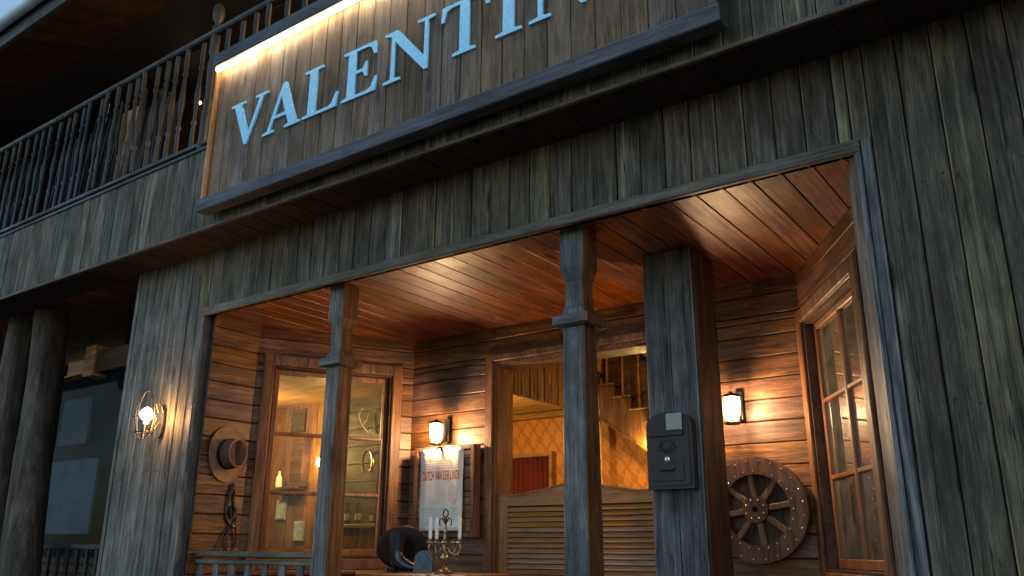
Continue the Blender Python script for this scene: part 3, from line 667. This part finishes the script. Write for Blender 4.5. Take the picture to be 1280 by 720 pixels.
# ================================================================== LAMPS
def lantern(x, z, label):
    t = thing('wall_lantern', label, 'lamp', (x,5.16,z-.12), 0, 'porch wall lanterns'); y = 5.03
    MB().box(x-.025,x+.025,5.158,5.174,z-.05,z+.13,.005,'Z').build('back_plate', mBlack, t)
    mb = MB(); mb.tube([(x,5.158,z+.02),(x,5.135,z-.04),(x,5.10,z-.066),(x,y+.045,z-.08)], .008, 8); mb.build('arm', mBlack, t, smooth=True)
    hexr = lambda r: [(r, 0)]
    mb = MB().lathe([(.056,z+.072),(.058,z+.03),(.052,z-.03),(.036,z-.076)], (x,y,0), 6); mb.build('glass', mGlow, t)
    MB().lathe([(.010,z-.05),(.012,z-.02),(.022,z+.005),(.020,z+.025),(.006,z+.04)], (x+.001,y+.034,0), 12).build('bulb', mBulb, t, smooth=True)
    mb = MB()
    for k in range(6):
        a = 2*math.pi*k/6; ca,sa = math.cos(a),math.sin(a)
        mb.tube([(x+ca*r_,y+sa*r_,z+h) for r_,h in ((.060,.074),(.061,.03),(.055,-.03),(.039,-.078))], .0035, 5)
    mb.build('cage', mBlack, t)
    MB().lathe([(.066,z+.076),(.068,z+.084),(.050,z+.094),(.014,z+.104),(.008,z+.112)], (x,y,0), 6).build('cap', mBlack, t)
    MB().tube([(x+.040*math.cos(a),y+.040*math.sin(a),z-.084) for a in [2*math.pi*k/18 for k in range(19)]], .009, 6).lathe([(.018,z-.095),(.022,z-.088),(.018,z-.082)], (x,y,0), 12).build('base_ring', mBlack, t)
    return t
lantern(-4.352, .87, 'small glowing lantern on the porch wall above the pinned poster')
lantern(-1.923, .8425, 'small glowing lantern on the porch wall above the wagon wheel')
point('lantern_light', (-4.352,5.03,.872), 38, WARM, .03)
point('lantern_light', (-1.923,5.03,.8445), 38, WARM, .03)

sc_ = thing('wire_sconce', 'curled wire wall sconce with glowing bulb on the grey left wall', 'lamp', (-5.82,3.57,.78)); x = -5.82
mb = MB(); el = [(x+.045*math.cos(a), .90+.12*math.sin(a)) for a in [2*math.pi*k/20 for k in range(20)]]
mb.prism(el, 3.562, 3.576); mb.build('wall_plate', mWire, sc_)
mb = MB(); mb.tube([(x,3.562,.90),(x-.01,3.53,.84),(x-.015,3.50,.83),(x-.01,3.47,.86),(x,3.45,.885)], .007, 8)
for sgn in (-1,1): mb.tube([(x+sgn*.03,3.562,.97),(x+sgn*.03,3.54,1.02),(x+sgn*.02,3.53,1.04),(x+sgn*.01,3.54,1.03)], .005, 6)
mb.build('arm', mWire, sc_, smooth=True)
mb = MB(); mb.lathe([(.018,.875),(.022,.90),(.05,.93),(.048,.955),(.025,.985),(.008,.995)], (x,3.45,0), 16); mb.build('bulb', mBulb, sc_, smooth=True)
mb = MB(); hp = [(x+.10*math.cos(a), 3.44, .92+.20*math.sin(a)) for a in [math.pi*k/16 for k in range(17)]]; mb.tube(hp, .004, 6)
hp = [(x, 3.44+.075*math.cos(a), .92+.20*math.sin(a)) for a in [math.pi*k/16 for k in range(17)]]; mb.tube(hp, .004, 6)
for k in range(8):
    a = 2*math.pi*k/8; mb.tube([(x+.10*math.cos(a),3.44+.075*math.sin(a),.92),(x+.075*math.cos(a),3.44+.056*math.sin(a),.80),(x+.03*math.cos(a),3.44+.025*math.sin(a),.765)], .004, 5)
for r_,zz in ((1,.92),(.76,.81)):
    mb.tube([(x+.10*r_*math.cos(a),3.44+.075*r_*math.sin(a),zz) for a in [2*math.pi*k/20 for k in range(21)]], .004, 6)
mb.build('wire_basket', mWire, sc_, smooth=True)
point('sconce_light', (x+.075,3.47,.93), 5.5, (1.0,.48,.15), .04)

# ================================================================== THINGS ON THE LEFT SIDE WALL
def hat(mb_brim, mb_crown, R0=.185, rc=.085, h=.12, curl=.05, n=40):
    """hat lying brim down: axis +z, brim edge curled at +-y"""
    def ringset(rows):
        vs = []; fs = []
        for r,z,e in rows:
            for k in range(n):
                a = 2*math.pi*k/n; X = r*math.cos(a)*1.12; Y = r*math.sin(a)*(1-.08*e)
                vs.append((X,Y,z+e*curl*abs(math.sin(a))**2.2 - e*.012*abs(math.cos(a))))
        for j in range(len(rows)-1):
            for k in range(n): fs.append((j*n+k,j*n+(k+1)%n,(j+1)*n+(k+1)%n,(j+1)*n+k))
        return vs, fs
    vs, fs = ringset([(rc,.004,0),(rc*1.3,.0,.05),(R0*.8,.0,.45),(R0*.93,.004,.8),(R0,.012,1),(R0*.995,.018,1),(R0*.92,.010,.8),(R0*.8,.006,.45),(rc*1.28,.008,.05),(rc,.014,0)])
    mb_brim.add(vs, fs)
    rows = [(rc,.006,0),(rc*1.0,.03,0),(rc*.96,h*.6,0),(rc*.9,h*.9,0),(rc*.82,h,0),(rc*.6,h*.97,0),(rc*.3,h*.9,0),(rc*.03,h*.88,0)]
    vs, fs = ringset(rows); vs = [(X,Y*(1-.18*max(0,z/h)),z-(.022*math.exp(-(Y/.022)**2) if z > h*.85 else 0)) for X,Y,z in vs]
    mb_crown.add(vs, fs)
ht = thing('hanging_hat', 'brown felt hat with dark crown hung on the left side wall', 'hat', (-5.40,3.89,.665))
b1, c1 = MB(), MB(); hat(b1, c1, .182, .098, .135, .012)
rot = Matrix.Translation((-5.393,3.875,.665)) @ Matrix.Rotation(R(6),4,'X') @ Matrix.Rotation(R(90),4,'Y')
b1.rot(rot).build('brim', mHat, ht, smooth=True); c1.rot(rot).build('crown', mHatD, ht, smooth=True)
bnd = MB().lathe([(.0995,.012),(.101,.014),(.1,.04),(.0985,.042)], (0,0,0), 40, 'Z', 1.12, 1); bnd.rot(rot).build('band', mBlack, ht, smooth=True)
tp = MB(); tp.tube([(1.10*.089*math.cos(a),.089*.84*math.sin(a),.134) for a in [2*math.pi*k/32 for k in range(33)]], .006, 6); tp.rot(rot).build('crown_edge', mHat, ht, smooth=True)

br = thing('leather_bridle', 'black leather bridle straps hanging below the brown hat', 'bridle', (-5.40,3.95,0.0))
mb = MB(); X = -5.385
def strap(pts, r=.009): mb.tube([(X+random.uniform(-.008,.012),y,z) for y,z in pts], r, 6)
strap([(3.945,.435),(3.935,.40),(3.925,.33),(3.915,.26),(3.93,.20),(3.96,.16),(3.985,.18)],.011)
strap([(3.945,.435),(3.965,.40),(3.97,.33),(3.99,.27),(4.01,.22),(4.0,.17),(3.975,.15)],.011)
strap([(3.96,.30),(3.985,.27),(3.98,.22),(3.955,.21),(3.94,.25),(3.955,.29)],.013)
strap([(3.955,.16),(3.94,.08),(3.935,.02),(3.955,-.03),(3.98,-.035),(4.01,.0),(4.02,.06),(4.01,.12),(3.99,.16)],.007)
strap([(3.95,.15),(3.91,.10),(3.885,.03),(3.87,-.06)],.006)
strap([(3.945,.44),(3.95,.455)],.014)
mb.build('straps', mStrap, br, smooth=True)
mb = MB(); mb.tube([(X+.016,3.985+.012*math.cos(a),.165+.012*math.sin(a)) for a in [2*math.pi*k/14 for k in range(15)]], .003, 5); mb.build('ring', mPewter, br, smooth=True)

# ================================================================== POSTER BOARD
pb = thing('notice_board', 'shallow framed plank notice board with dark sides below the lantern', 'board', (-4.3,5.12,.09))
x0,x1,z0,z1 = -4.62,-4.01,.086,.775
mb = MB(); mb.box(x0,x0+.035,5.085,5.172,z0,z1,.004,'Z').box(x1-.035,x1,5.085,5.172,z0,z1,.004,'Z').box(x0+.0355,x1-.0355,5.086,5.172,z1-.035,z1,.004,'X').box(x0+.0355,x1-.0355,5.086,5.172,z0,z0+.035,.004,'X')
mb.build('frame', mTrimZ, pb)
mb = MB(); boards(mb, x0+.036, x1-.036, z0+.036, z1-.036, .10, 's', y0=-.03, jit=.004); mb.build('plank_panel', mWall, pb, loc=(0,5.13,0))
po = thing('wanted_poster', 'long aged paper poster with faded red lettering pinned to the notice board', 'poster', (-4.3,5.06,.14))
mb = MB(); nx, nz = 6, 18; px0,px1,pz0,pz1 = -4.535,-4.105,.134,.755
vs = []; 
for j in range(nz+1):
    for i in range(nx+1):
        u = i/nx; v = j/nz; x = px0+(px1-px0)*u - (.006*(v-.3) if u < .2 else 0); z = pz0+(pz1-pz0)*v
        y = 5.078-.006*math.sin(v*5+u*2)**2-.012*(1-v)**3*u
        vs.append((x,y,z))
W_ = nx+1; fs = [(j*W_+i,j*W_+i+1,(j+1)*W_+i+1,(j+1)*W_+i) for j in range(nz) for i in range(nx)]
ps = mb.add(vs, fs).build('sheet', mPaper, po, smooth=True)
so_ = ps.modifiers.new('thick','SOLIDIFY'); so_.thickness = .0012
def text_part(body, xc, zc, width, height, mat, par, y=5.0665):
    cu = bpy.data.curves.new('printed_line','FONT'); cu.body = body; cu.size = 1; cu.align_x = 'CENTER'; cu.offset = .012
    t = bpy.data.objects.new('printed_line', cu); C.objects.link(t); me = bpy.data.meshes.new_from_object(t); bpy.data.objects.remove(t)
    xs = [v.co.x for v in me.vertices]; ys = [v.co.y for v in me.vertices]; w = max(xs)-min(xs); h = max(ys)-min(ys); cxm = (max(xs)+min(xs))/2; m0 = min(ys)
    mb = MB(); mb.v = [(xc+(v.co.x-cxm)/w*width, y, zc-height/2+(v.co.y-m0)/h*height) for v in me.vertices]; mb.f = [tuple(p.vertices) for p in me.polygons]
    return mb.build('printed_line', mat, par)
pcx = -4.32
text_part('DUTCH VAN DER LINDE', pcx, .548, .375, .072, mRed, po)
mb = MB()      # a headline too worn to read: broken strokes of faded red
random.seed(3); x = px0+.045
while x < px1-.05:
    w = random.uniform(.006,.012); h = random.uniform(.012,.03)
    if random.random() < .8: mb.box(x,x+w,5.0655,5.0665,.692-h/2,.692+h/2)
    x += w+random.uniform(.003,.012)
mb.build('worn_headline', mPink, po)
def lines(xa, xb, za, zb, step, mat, th=.0035):
    mb = MB(); z = za
    while z > zb:
        x = xa
        while x < xb-.01:
            w = random.uniform(.012,.04); w = min(w, xb-x)
            mb.box(x,x+w,5.0655,5.0665,z,z+th); x += w+.006
        z -= step
    mb.build('small_print', mat, po)
lines(px0+.035,px1-.03,.655,.60,.018,mInk)
lines(px0+.035,px1-.17,.49,.33,.014,mPink)
lines(px0+.035,px1-.03,.30,.16,.014,mInk,.003)
mb = MB(); mb.prism([(px1-.095+.045*math.cos(a), .405+.075*math.sin(a)) for a in [2*math.pi*k/28 for k in range(28)]], 5.0655, 5.0668); mb.build('faded_oval', mPink, po)
mb = MB(); mb.sphere((pcx+.0,5.063,.745), .012, 8); mb.build('pin', mBlack, po, smooth=True)

# ================================================================== WAGON WHEEL
wc = (-1.845,5.13,.24)
wh = thing('wagon_wheel', 'dark wooden wagon wheel with brass studs leaning on the porch wall', 'wheel', (wc[0],wc[1],wc[2]-.31))
def annulus(ri, ro, y0, y1, n=64):
    mb = MB(); vs = []; fs = []
    for r_,y in ((ri,y0),(ro,y0),(ro,y1),(ri,y1)):
        for k in range(n):
            a = 2*math.pi*k/n; vs.append((wc[0]+r_*math.cos(a),y,wc[2]+r_*math.sin(a)))
    for j in range(4):
        for k in range(n): fs.append((j*n+k,j*n+(k+1)%n,((j+1)%4)*n+(k+1)%n,((j+1)%4)*n+k))
    return mb.add(vs, fs)
annulus(.208,.312,5.10,5.16).build('rim', mWheel, wh, smooth=True)
annulus(.018,.078,5.085,5.16,40).build('hub', mWheel, wh, smooth=True)
mb = MB(); mb.lathe([(.215,5.165),(.215,5.172)], (wc[0],0,wc[2]), 40, 'Y'); mb.build('back_disc', mBrownZ, wh)
for k in range(8):
    a = R(8+45*k); mb = MB().box(.0785,.2075,-.024,.0,-.019,.019,.006,'X').rot(Matrix.Translation((wc[0],5.135,wc[2])) @ Matrix.Rotation(-a,4,'Y')); mb.build('spoke', mSpoke, wh)
stud = None
def add_stud(x, y, z, r_):
    global stud
    if stud is None: stud = MB().sphere((0,0,0), .0065, 6).build('stud', mStud, wh, smooth=True, loc=(x,y,z)); o = stud
    else: o = stud.copy(); C.objects.link(o); o.parent = wh
    o.location = Vector((x-wh.location.x, y-wh.location.y, z+EYE-wh.location.z)); o.scale = (r_,)*3
for k in range(24):
    for r_,o_ in ((.228,0),(.29,.5)):
        a = 2*math.pi*(k+o_)/24; add_stud(wc[0]+r_*math.cos(a), 5.099, wc[2]+r_*math.sin(a), 1)
for k in range(8):
    a = 2*math.pi*(k+.5)/8; add_stud(wc[0]+.058*math.cos(a), 5.084, wc[2]+.058*math.sin(a), 1.15)

# ================================================================== TABLE AND WHAT STANDS ON IT
TZ = -.150
tb = thing('porch_table', 'reddish wooden corner table under the candelabra and boot', 'table', (-4.0,4.3,FL))
tbl = [(-4.02,3.92),(-3.25,3.92),(-3.25,4.62),(-4.72,4.62)]
MB().slab(tbl, TZ-.035, TZ).build('table_top', mTable, tb)
MB().slab([(-3.96,3.99),(-3.31,3.99),(-3.31,4.56),(-4.56,4.56)], TZ-.13, TZ-.0355).build('apron', mDarkB, tb)
for x,y in ((-3.9,4.03),(-3.35,4.03),(-3.35,4.52),(-4.44,4.52)): MB().box(x-.03,x+.03,y-.03,y+.03,FL,TZ-.131,.005,'Z').build('leg', mDarkB, tb)

cx_, cy_ = -3.665, 4.36
cd = thing('candelabra', 'ornate gilt five armed candelabra with white candles on the table', 'candelabra', (cx_,cy_,TZ))
MB().lathe([(.062,TZ+.0005),(.064,TZ+.010),(.045,TZ+.020),(.022,TZ+.032),(.012,TZ+.05),(.018,TZ+.062),(.030,TZ+.085),(.034,TZ+.10),(.024,TZ+.122),(.012,TZ+.135)], (cx_,cy_,0), 24).build('foot', mPewter, cd, smooth=True)
MB().lathe([(.011,TZ+.1355),(.016,TZ+.16),(.022,TZ+.175),(.012,TZ+.19),(.009,TZ+.25),(.014,TZ+.27),(.008,TZ+.285),(.007,TZ+.32),(.018,TZ+.335),(.006,TZ+.35)], (cx_,cy_,0), 16).build('stem', mPewter, cd, smooth=True)
mb = MB(); mb.tube([(cx_+.022*math.cos(a),cy_,TZ+.375+.024*math.sin(a)) for a in [2*math.pi*k/18 for k in range(19)]], .0042, 6)
for sg_ in (-1,1): mb.tube([(cx_,cy_,TZ+.30),(cx_+sg_*.025,cy_,TZ+.345),(cx_+sg_*.05,cy_,TZ+.335),(cx_+sg_*.052,cy_,TZ+.305),(cx_+sg_*.04,cy_,TZ+.30)], .004, 6)
mb.build('finial', mBlack, cd, smooth=True)
for k in range(5):
    a = R(20+72*k); ca,sa = math.cos(a),math.sin(a); P = lambda r_,h: (cx_+ca*r_,cy_+sa*r_,TZ+h)
    MB().tube([P(.012,.17),P(.04,.13),P(.075,.115),P(.105,.135),P(.108,.165),P(.1,.185)], .0055, 8).build('arm', mPewter, cd, smooth=True)
    mb = MB().lathe([(.010,TZ+.182),(.026,TZ+.190),(.026,TZ+.194),(.013,TZ+.198),(.015,TZ+.215)], (cx_+ca*.1,cy_+sa*.1,0), 14)
    mb.tube([P(.09,.13),P(.10,.10),P(.09,.085),P(.08,.095)], .0035, 6); mb.build('cup', mPewter, cd, smooth=True)
    if k in (0,2,3): MB().lathe([(.0115,TZ+.2155),(.0115,TZ+.345),(.008,TZ+.350)], (cx_+ca*.1,cy_+sa*.1,0), 14).build('candle', mWax, cd, smooth=True)

pf = thing('photo_frame', 'small arched metal photo frame with blue picture, between boot and candelabra', 'picture frame', (-3.87,4.38,TZ))
ao = [(-.062,0),(.062,0),(.062,.085)]+[(.062*math.cos(a),.085+.06*math.sin(a)) for a in [math.pi*k/12 for k in range(1,12)]]+[(-.062,.085)]
tilt = Matrix.Translation((-3.87,4.38,TZ+.001)) @ Matrix.Rotation(R(28),4,'Z') @ Matrix.Rotation(R(-12),4,'X')
MB().prism(ao, 0, .012).rot(tilt).build('frame', mWire, pf)
MB().prism([(x*.68,.022+z*.74) for x,z in ao], -.003, -.0005).rot(tilt).build('picture', mPhoto, pf)
MB().box(-.012,.012,.0125,.05,.001,.01).rot(tilt).build('stand', mPewter, pf)

bt = thing('cowboy_boot', 'black polished cowboy boot standing before the wine coloured hat', 'boot', (-4.13,4.40,TZ))
secs = [((0,0,.265),.062,.055,0),((0,0,.20),.058,.050,0),((0,0,.14),.050,.044,0),((.006,0,.10),.050,.043,8),((.022,0,.070),.054,.042,25),((.055,0,.050),.050,.043,50),((.10,0,.036),.034,.045,75),((.15,0,.028),.025,.040,85),((.19,0,.022),.018,.025,88),((.21,0,.020),.008,.008,90)]
mb = MB(); n = 20; vs = []; fs = []
for (c,ra,rb,tl) in secs:
    t_ = R(tl)
    for k in range(n):
        a = 2*math.pi*k/n; u = ra*math.cos(a); w = rb*math.sin(a)
        vs.append((c[0]+u*math.cos(t_), c[1]+w, max(c[2]+u*math.sin(t_), .012)))
for j in range(len(secs)-1):
    for k in range(n): fs.append((j*n+k,j*n+(k+1)%n,(j+1)*n+(k+1)%n,(j+1)*n+k))
fs.append(tuple(range(n-1,-1,-1))); fs.append(tuple(range((len(secs)-1)*n,len(secs)*n)))
bmat = Matrix.Translation((-4.13,4.40,TZ)) @ Matrix.Rotation(R(22),4,'Z')
bo = mb.add(vs, fs).rot(bmat).build('upper', mBoot, bt, smooth=True)
MB().slab([(-.05,-.034),(.02,-.036),(.09,-.044),(.16,-.036),(.215,-.004),(.215,.004),(.16,.036),(.09,.044),(.02,.036),(-.05,.034)], .006, .0115).rot(bmat).build('sole', mBlack, bt)
MB().box(-.052,.008,-.033,.033,.0005,.0055).box(-.05,.0,-.031,.031,.0115,.03).rot(bmat).build('heel', mBlack, bt)

h2 = thing('felt_hat', 'dark wine coloured hat propped upright behind the black boot', 'hat', (-4.2,4.55,TZ))
b1, c1 = MB(), MB(); hat(b1, c1, .165, .08, .12, .03)
rot = Matrix.Translation((-4.19,4.53,TZ+.150)) @ Matrix.Rotation(R(36),4,'Z') @ Matrix.Rotation(R(-76),4,'X')
b1.rot(rot).build('brim', mHatK, h2, smooth=True); c1.rot(rot).build('crown', mHatK, h2, smooth=True)
dk = MB().lathe([(.079,.012),(.079,.016)], (0,0,0), 30, 'Z', 1.1, 1); dk.rot(rot).build('lining', mBlack, h2)

# ================================================================== LEFT BAY: LOG POSTS AND WHAT IS AROUND THEM
def log(pts, rad, label):
    t = thing('log_post', label, 'post', (pts[0][0],pts[0][1],FL), 0, 'log posts')
    mb = MB(); N = 26; n = 18; vs = []; fs = []
    for j in range(N+1):
        u = j/N; f = u*(len(pts)-1); i = min(int(f),len(pts)-2); w = f-i
        c = Vector(pts[i])*(1-w)+Vector(pts[i+1])*w
        for k in range(n):
            a = 2*math.pi*k/n; r_ = rad*(1.04-.12*u)*(1+.05*math.sin(3*a+u*5)+.03*math.sin(7*a-u*9)+random.uniform(-.012,.012))
            vs.append((c.x+r_*math.cos(a),c.y+r_*math.sin(a),c.z))
    for j in range(N):
        for k in range(n): fs.append((j*n+k,j*n+(k+1)%n,(j+1)*n+(k+1)%n,(j+1)*n+k))
    fs.append(tuple(range(n-1,-1,-1))); fs.append(tuple(range(N*n,(N+1)*n)))
    mb.add(vs, fs).build('trunk', mLog, t, smooth=True)
    return t
log([(-7.92,3.78,FL),(-8.03,3.78,-.2),(-8.15,3.78,.8),(-8.20,3.78,1.5),(-8.30,3.78,2.195)], .165, 'dark crooked log post, the nearer to the grey left wall')
log([(-8.62,3.78,FL),(-8.72,3.78,.2),(-8.82,3.78,1.2),(-8.80,3.78,2.195)], .17, 'dark log post at the far left under the balcony')
lr = thing('bay_railing', 'low dark railing with thin balusters in the bay behind the logs', 'railing', (-8.2,4.1,FL))
MB().box(-11.5,-6.43,4.07,4.13,-.02,.025,.008,'X').build('handrail', mRailX, lr)
MB().box(-11.5,-6.43,4.08,4.12,-.90,-.86,.006,'X').build('bottom_rail', mRailX, lr)
for k in range(30):
    x = -11.35+k*.165; MB().box(x-.02,x+.02,4.085,4.115,-.859,-.021,.004,'Z').build('baluster', mRail, lr)
hb = thing('hanging_box', 'open orange brown wooden box hanging under the bay ceiling', 'box', (-8.3,4.28,1.63))
MB().box(-8.92,-8.352,4.33,4.35,1.68,1.87,.003,'X').build('side_board', mBoxW, hb)
MB().box(-8.35,-8.16,4.20,4.35,1.63,1.94,.003,'Z').build('end_board', mBoxW, hb)
MB().box(-8.155,-7.2,4.22,4.35,1.66,1.88,.003,'X').build('lid_board', mDarkB, hb)
MB().box(-8.92,-8.352,4.20,4.329,1.662,1.679,.003,'X').build('base_board', mBoxW, hb)
MB().box(-8.6,-8.56,4.335,4.345,1.871,2.259,0).box(-7.8,-7.76,4.28,4.32,1.881,2.259).build('hanger', mBlack, hb)
tag(MB().box(-9.95,-8.72,4.70,4.73,.13,.90,.004,'X').build('reflection_board', mTeal), 'pale teal board standing in for a reflection in the dark bay window', 'board')  # added board imitates the cyan reflection in the glass
tag(MB().box(-9.75,-9.15,4.76,4.79,1.08,1.60,.004,'X').build('grey_reflection_board', mGreyP), 'grey board standing in for a reflection in the dark bay window', 'board')  # added board imitates a grey patch reflected in the glass

# ================================================================== INSIDE: STAIR, CURTAIN, DECOR
st = thing('staircase', 'golden wooden staircase with turned balusters seen through the doorway', 'staircase', (-4.1,7.9,FL))
sx, szz, run, rise = -4.49, 1.70, .192, .146
strn = MB(); out = []
for k in range(-1,10):
    out += [(sx+run*k, szz-rise*k), (sx+run*(k+1), szz-rise*k)]
low = [(sx+run*10, szz-rise*9-.32),(sx-run, szz+rise-.06)]
pts = out+[(sx+run*10,szz-rise*10-.16),(sx-run,szz+rise-.34)]
strn.prism(pts, 7.86, 7.90); strn.build('stringer', mIntD, st)
mb = MB()
for k in range(-1,10): mb.box(sx+run*k-.01,sx+run*(k+1)+.012,7.83,7.99,szz-rise*k+.001,szz-rise*k+.02,.005,'X')
mb.build('treads', mIntD, st)
mb = MB(); mb.add([(sx-run,7.85,szz+rise-.345),(sx+run*10,7.85,szz-rise*10-.165),(sx+run*10,7.905,szz-rise*10-.165),(sx-run,7.905,szz+rise-.345),(sx-run,7.85,szz+rise-.37),(sx+run*10,7.85,szz-rise*10-.19),(sx+run*10,7.905,szz-rise*10-.19),(sx-run,7.905,szz+rise-.37)],
           [(0,1,2,3),(7,6,5,4),(0,4,5,1),(2,6,7,3),(0,3,7,4),(1,5,6,2)]); mb.build('stringer_moulding', mIntD, st)
for k in range(0,8):
    x = sx+run*(k+.5); z = szz-rise*k+.021
    MB().lathe([(.018,z),(.018,z+.10),(.011,z+.12),(.024,z+.16),(.014,z+.20),(.02,z+.30),(.012,z+.42),(.022,z+.46),(.012,z+.5),(.018,z+.54),(.018,z+.70)], (x,7.88,0), 10).build('baluster', mInt, st, smooth=True)
mb = MB(); mb.add([(sx-.05,7.85,szz+.74),(sx+run*8,7.85,szz-rise*8+.70),(sx+run*8,7.91,szz-rise*8+.70),(sx-.05,7.91,szz+.74),(sx-.05,7.85,szz+.80),(sx+run*8,7.85,szz-rise*8+.76),(sx+run*8,7.91,szz-rise*8+.76),(sx-.05,7.91,szz+.80)],
       [(0,1,2,3),(7,6,5,4),(0,4,5,1),(2,6,7,3),(0,3,7,4),(1,5,6,2)]); mb.build('handrail', mInt, st)
mb = MB(); mb.prism([(sx-.0,szz-.10),(sx+run*10,szz-rise*10-.10),(sx+run*10,2.99),(sx-.0,2.99)], 7.955, 7.985); mb.build('wall_panel', mDarkB, st)
MB().box(-4.535,-4.49,7.84,7.90,FL,1.60,.006,'Z').build('corner_post', mIntX, st)
cu_ = thing('red_curtain', 'dark red curtain panel in a pale frame on the wallpapered wall', 'curtain', (-5.5,7.95,FL))
mb = MB(); vs = []; N = 60
for k in range(N+1):
    x = -5.9+.70*k/N; y = 7.955+.018*math.sin(k*1.1); vs += [(x,y,FL),(x,y,1.0)]
o = mb.add(vs, [(2*k,2*k+2,2*k+3,2*k+1) for k in range(N)]).build('cloth', mCurtain, cu_, smooth=True); o.modifiers.new('t','SOLIDIFY').thickness = .004
MB().box(-5.195,-5.15,7.93,7.998,FL,1.055,.005,'Z').box(-5.91,-5.196,7.93,7.998,1.003,1.05,.005,'X').build('frame', mIntX, cu_)

def wall_lamp(x, y, z, label, power):
    t = thing('inner_wall_lamp', label, 'lamp', (x,y,z-.1))
    MB().lathe([(.03,0),(.03,.012),(.012,.016)], (x,y-.017,z-.05), 14, 'Y').build('back_plate', mBrass, t)
    MB().tube([(x,y-.018,z-.05),(x,y-.07,z-.075),(x,y-.10,z-.05),(x,y-.10,z-.03)], .006, 7).build('arm', mBrass, t, smooth=True)
    MB().lathe([(.012,z-.03),(.026,z+.0),(.022,z+.04),(.005,z+.075)], (x,y-.10,0), 12).build('flame', mFlame, t, smooth=True)
    point('wall_lamp_light', (x,y-.16,z+.05), power, GOLD, .05)
    return t
wall_lamp(-8.0, 7.17, .99, 'small brass wall lamp glowing on the boards behind the left window', 10)
wall_lamp(-3.86, 7.99, .98, 'small brass wall lamp glowing on the wallpaper below the stairs', 26)
point('room_light', (-3.3,6.5,2.5), 20, GOLD, .12)
point('room_light', (-8.4,6.2,1.5), 46, GOLD, .10)
point('room_light', (-.7,6.6,2.3), 70, GOLD, .10)  # unseen light added to give the right window's panes a warm glow
point('room_light', (-5.4,6.7,1.2), 18, GOLD, .10)

pfm = thing('framed_picture', 'small dark framed picture on the boards behind the left window', 'picture', (-8.53,7.15,1.42))
MB().box(-8.66,-8.40,7.14,7.168,1.42,1.72,.006,'X').build('frame', mDarkB, pfm); MB().box(-8.62,-8.44,7.132,7.139,1.46,1.68).build('picture', mOlive, pfm)
sh = thing('wall_cabinet', 'tall dark wall cabinet with a shelf behind the left window', 'cabinet', (-8.45,7.05,.70))
MB().box(-8.70,-8.30,6.98,7.168,.70,.73,.004,'X').build('shelf', mDarkB, sh); MB().box(-8.50,-8.28,7.05,7.168,.731,1.34).build('body', mDarkB, sh); MB().box(-8.52,-8.26,7.04,7.168,1.341,1.365).build('top', mDarkB, sh)
wb = thing('white_bottle', 'white bottle standing on a ledge behind the left window', 'bottle', (-8.62,6.85,.765))
MB().lathe([(.038,.7655),(.04,.80),(.038,.88),(.016,.92),(.014,.96),(.006,.965)], (-8.66,7.03,0), 14).rot(Matrix.Translation((0,0,-.035))).build('glass_body', mWax, wb, smooth=True)
for x,z in ((-8.72,.46),(-8.36,.20)):
    q = thing('small_picture', 'pale blue picture on the boards low behind the left window, %s' % ('the upper one' if z > .3 else 'the lower one'), 'picture', (x,7.15,z-.12))
    MB().box(x-.09,x+.09,7.145,7.168,z-.12,z+.12,.004,'X').build('frame', mNote, q); MB().box(x-.075,x+.075,7.138,7.144,z-.105,z+.105).build('picture', mPalB, q)
ds = thing('horseshoe', 'pale horseshoe hanging on the dark panel behind the left window', 'horseshoe', (-7.17,7.10,.85))
MB().tube([(-7.17+.085*math.cos(a),7.085,.97+.14*math.sin(a)) for a in [R(-90+35+k*19.4) for k in range(0,16)]], .018, 8).rot(Matrix.Translation((0,0,0))).build('shoe', mStud, ds, smooth=True)
an = thing('antlers', 'pale forked antler hanging above the horseshoe behind the left window', 'antler', (-7.24,7.1,1.32))
mb = MB(); mb.tube([(-7.18,7.09,1.32),(-7.25,7.05,1.40),(-7.30,7.03,1.52),(-7.25,7.03,1.60)], [.014,.012,.010,.004], 6); mb.tube([(-7.25,7.05,1.40),(-7.17,7.03,1.45),(-7.14,7.03,1.53)], [.011,.008,.004], 6); mb.tube([(-7.18,7.09,1.32),(-7.12,7.06,1.34),(-7.06,7.04,1.28)], [.012,.010,.004], 6)
mb.build('horn', mWax, an, smooth=True)
cb = thing('side_counter', 'golden wooden counter under the dark panel behind the left window', 'counter', (-6.9,6.9,FL))
MB().box(-7.6,-6.1,6.75,7.09,.22,.26,.005,'X').build('counter_top', mIntX, cb); MB().box(-7.55,-6.15,6.79,7.08,FL,.219).build('body', mInt, cb)
random.seed(11)
for k in range(7):
    x = -7.5+k*.19+random.uniform(-.03,.03); h = random.uniform(.18,.30); r_ = random.uniform(.028,.04)
    t = thing('bottle', 'dark glass bottle standing on the golden counter behind the left window', 'bottle', (x,6.95,.261), 0, 'bottles on the inner counter')
    MB().lathe([(r_,.2612),(r_,.261+h*.6),(r_*.4,.261+h*.75),(r_*.4,.261+h),(r_*.2,.261+h)], (x,6.95,0), 12).build('glass_body', plain('dark_bottle_glass',(.03,.05,.03),.1,0,.2,8,0) if k == 0 else bpy.data.materials['dark_bottle_glass'], t, smooth=True)
    MB().lathe([(r_+.001,.261+h*.2),(r_+.001,.261+h*.5)], (x,6.95,0), 12).build('label', mNote, t, smooth=True)
ub = thing('balcony_lamp', 'tiny bright lamp on the upper wall behind the balcony railing', 'lamp', (-8.37,5.15,5.1))
MB().sphere((-8.37,5.10,5.17), .018, 8).build('bulb', mBulb, ub, smooth=True)
MB().tube([(-8.37,5.12,5.14),(-8.37,5.15,5.11),(-8.37,5.196,5.11)], .012, 6).build('arm', mBlack, ub, smooth=True)
point('balcony_light', (-3.6,4.3,3.9), 75, WARM, .05)
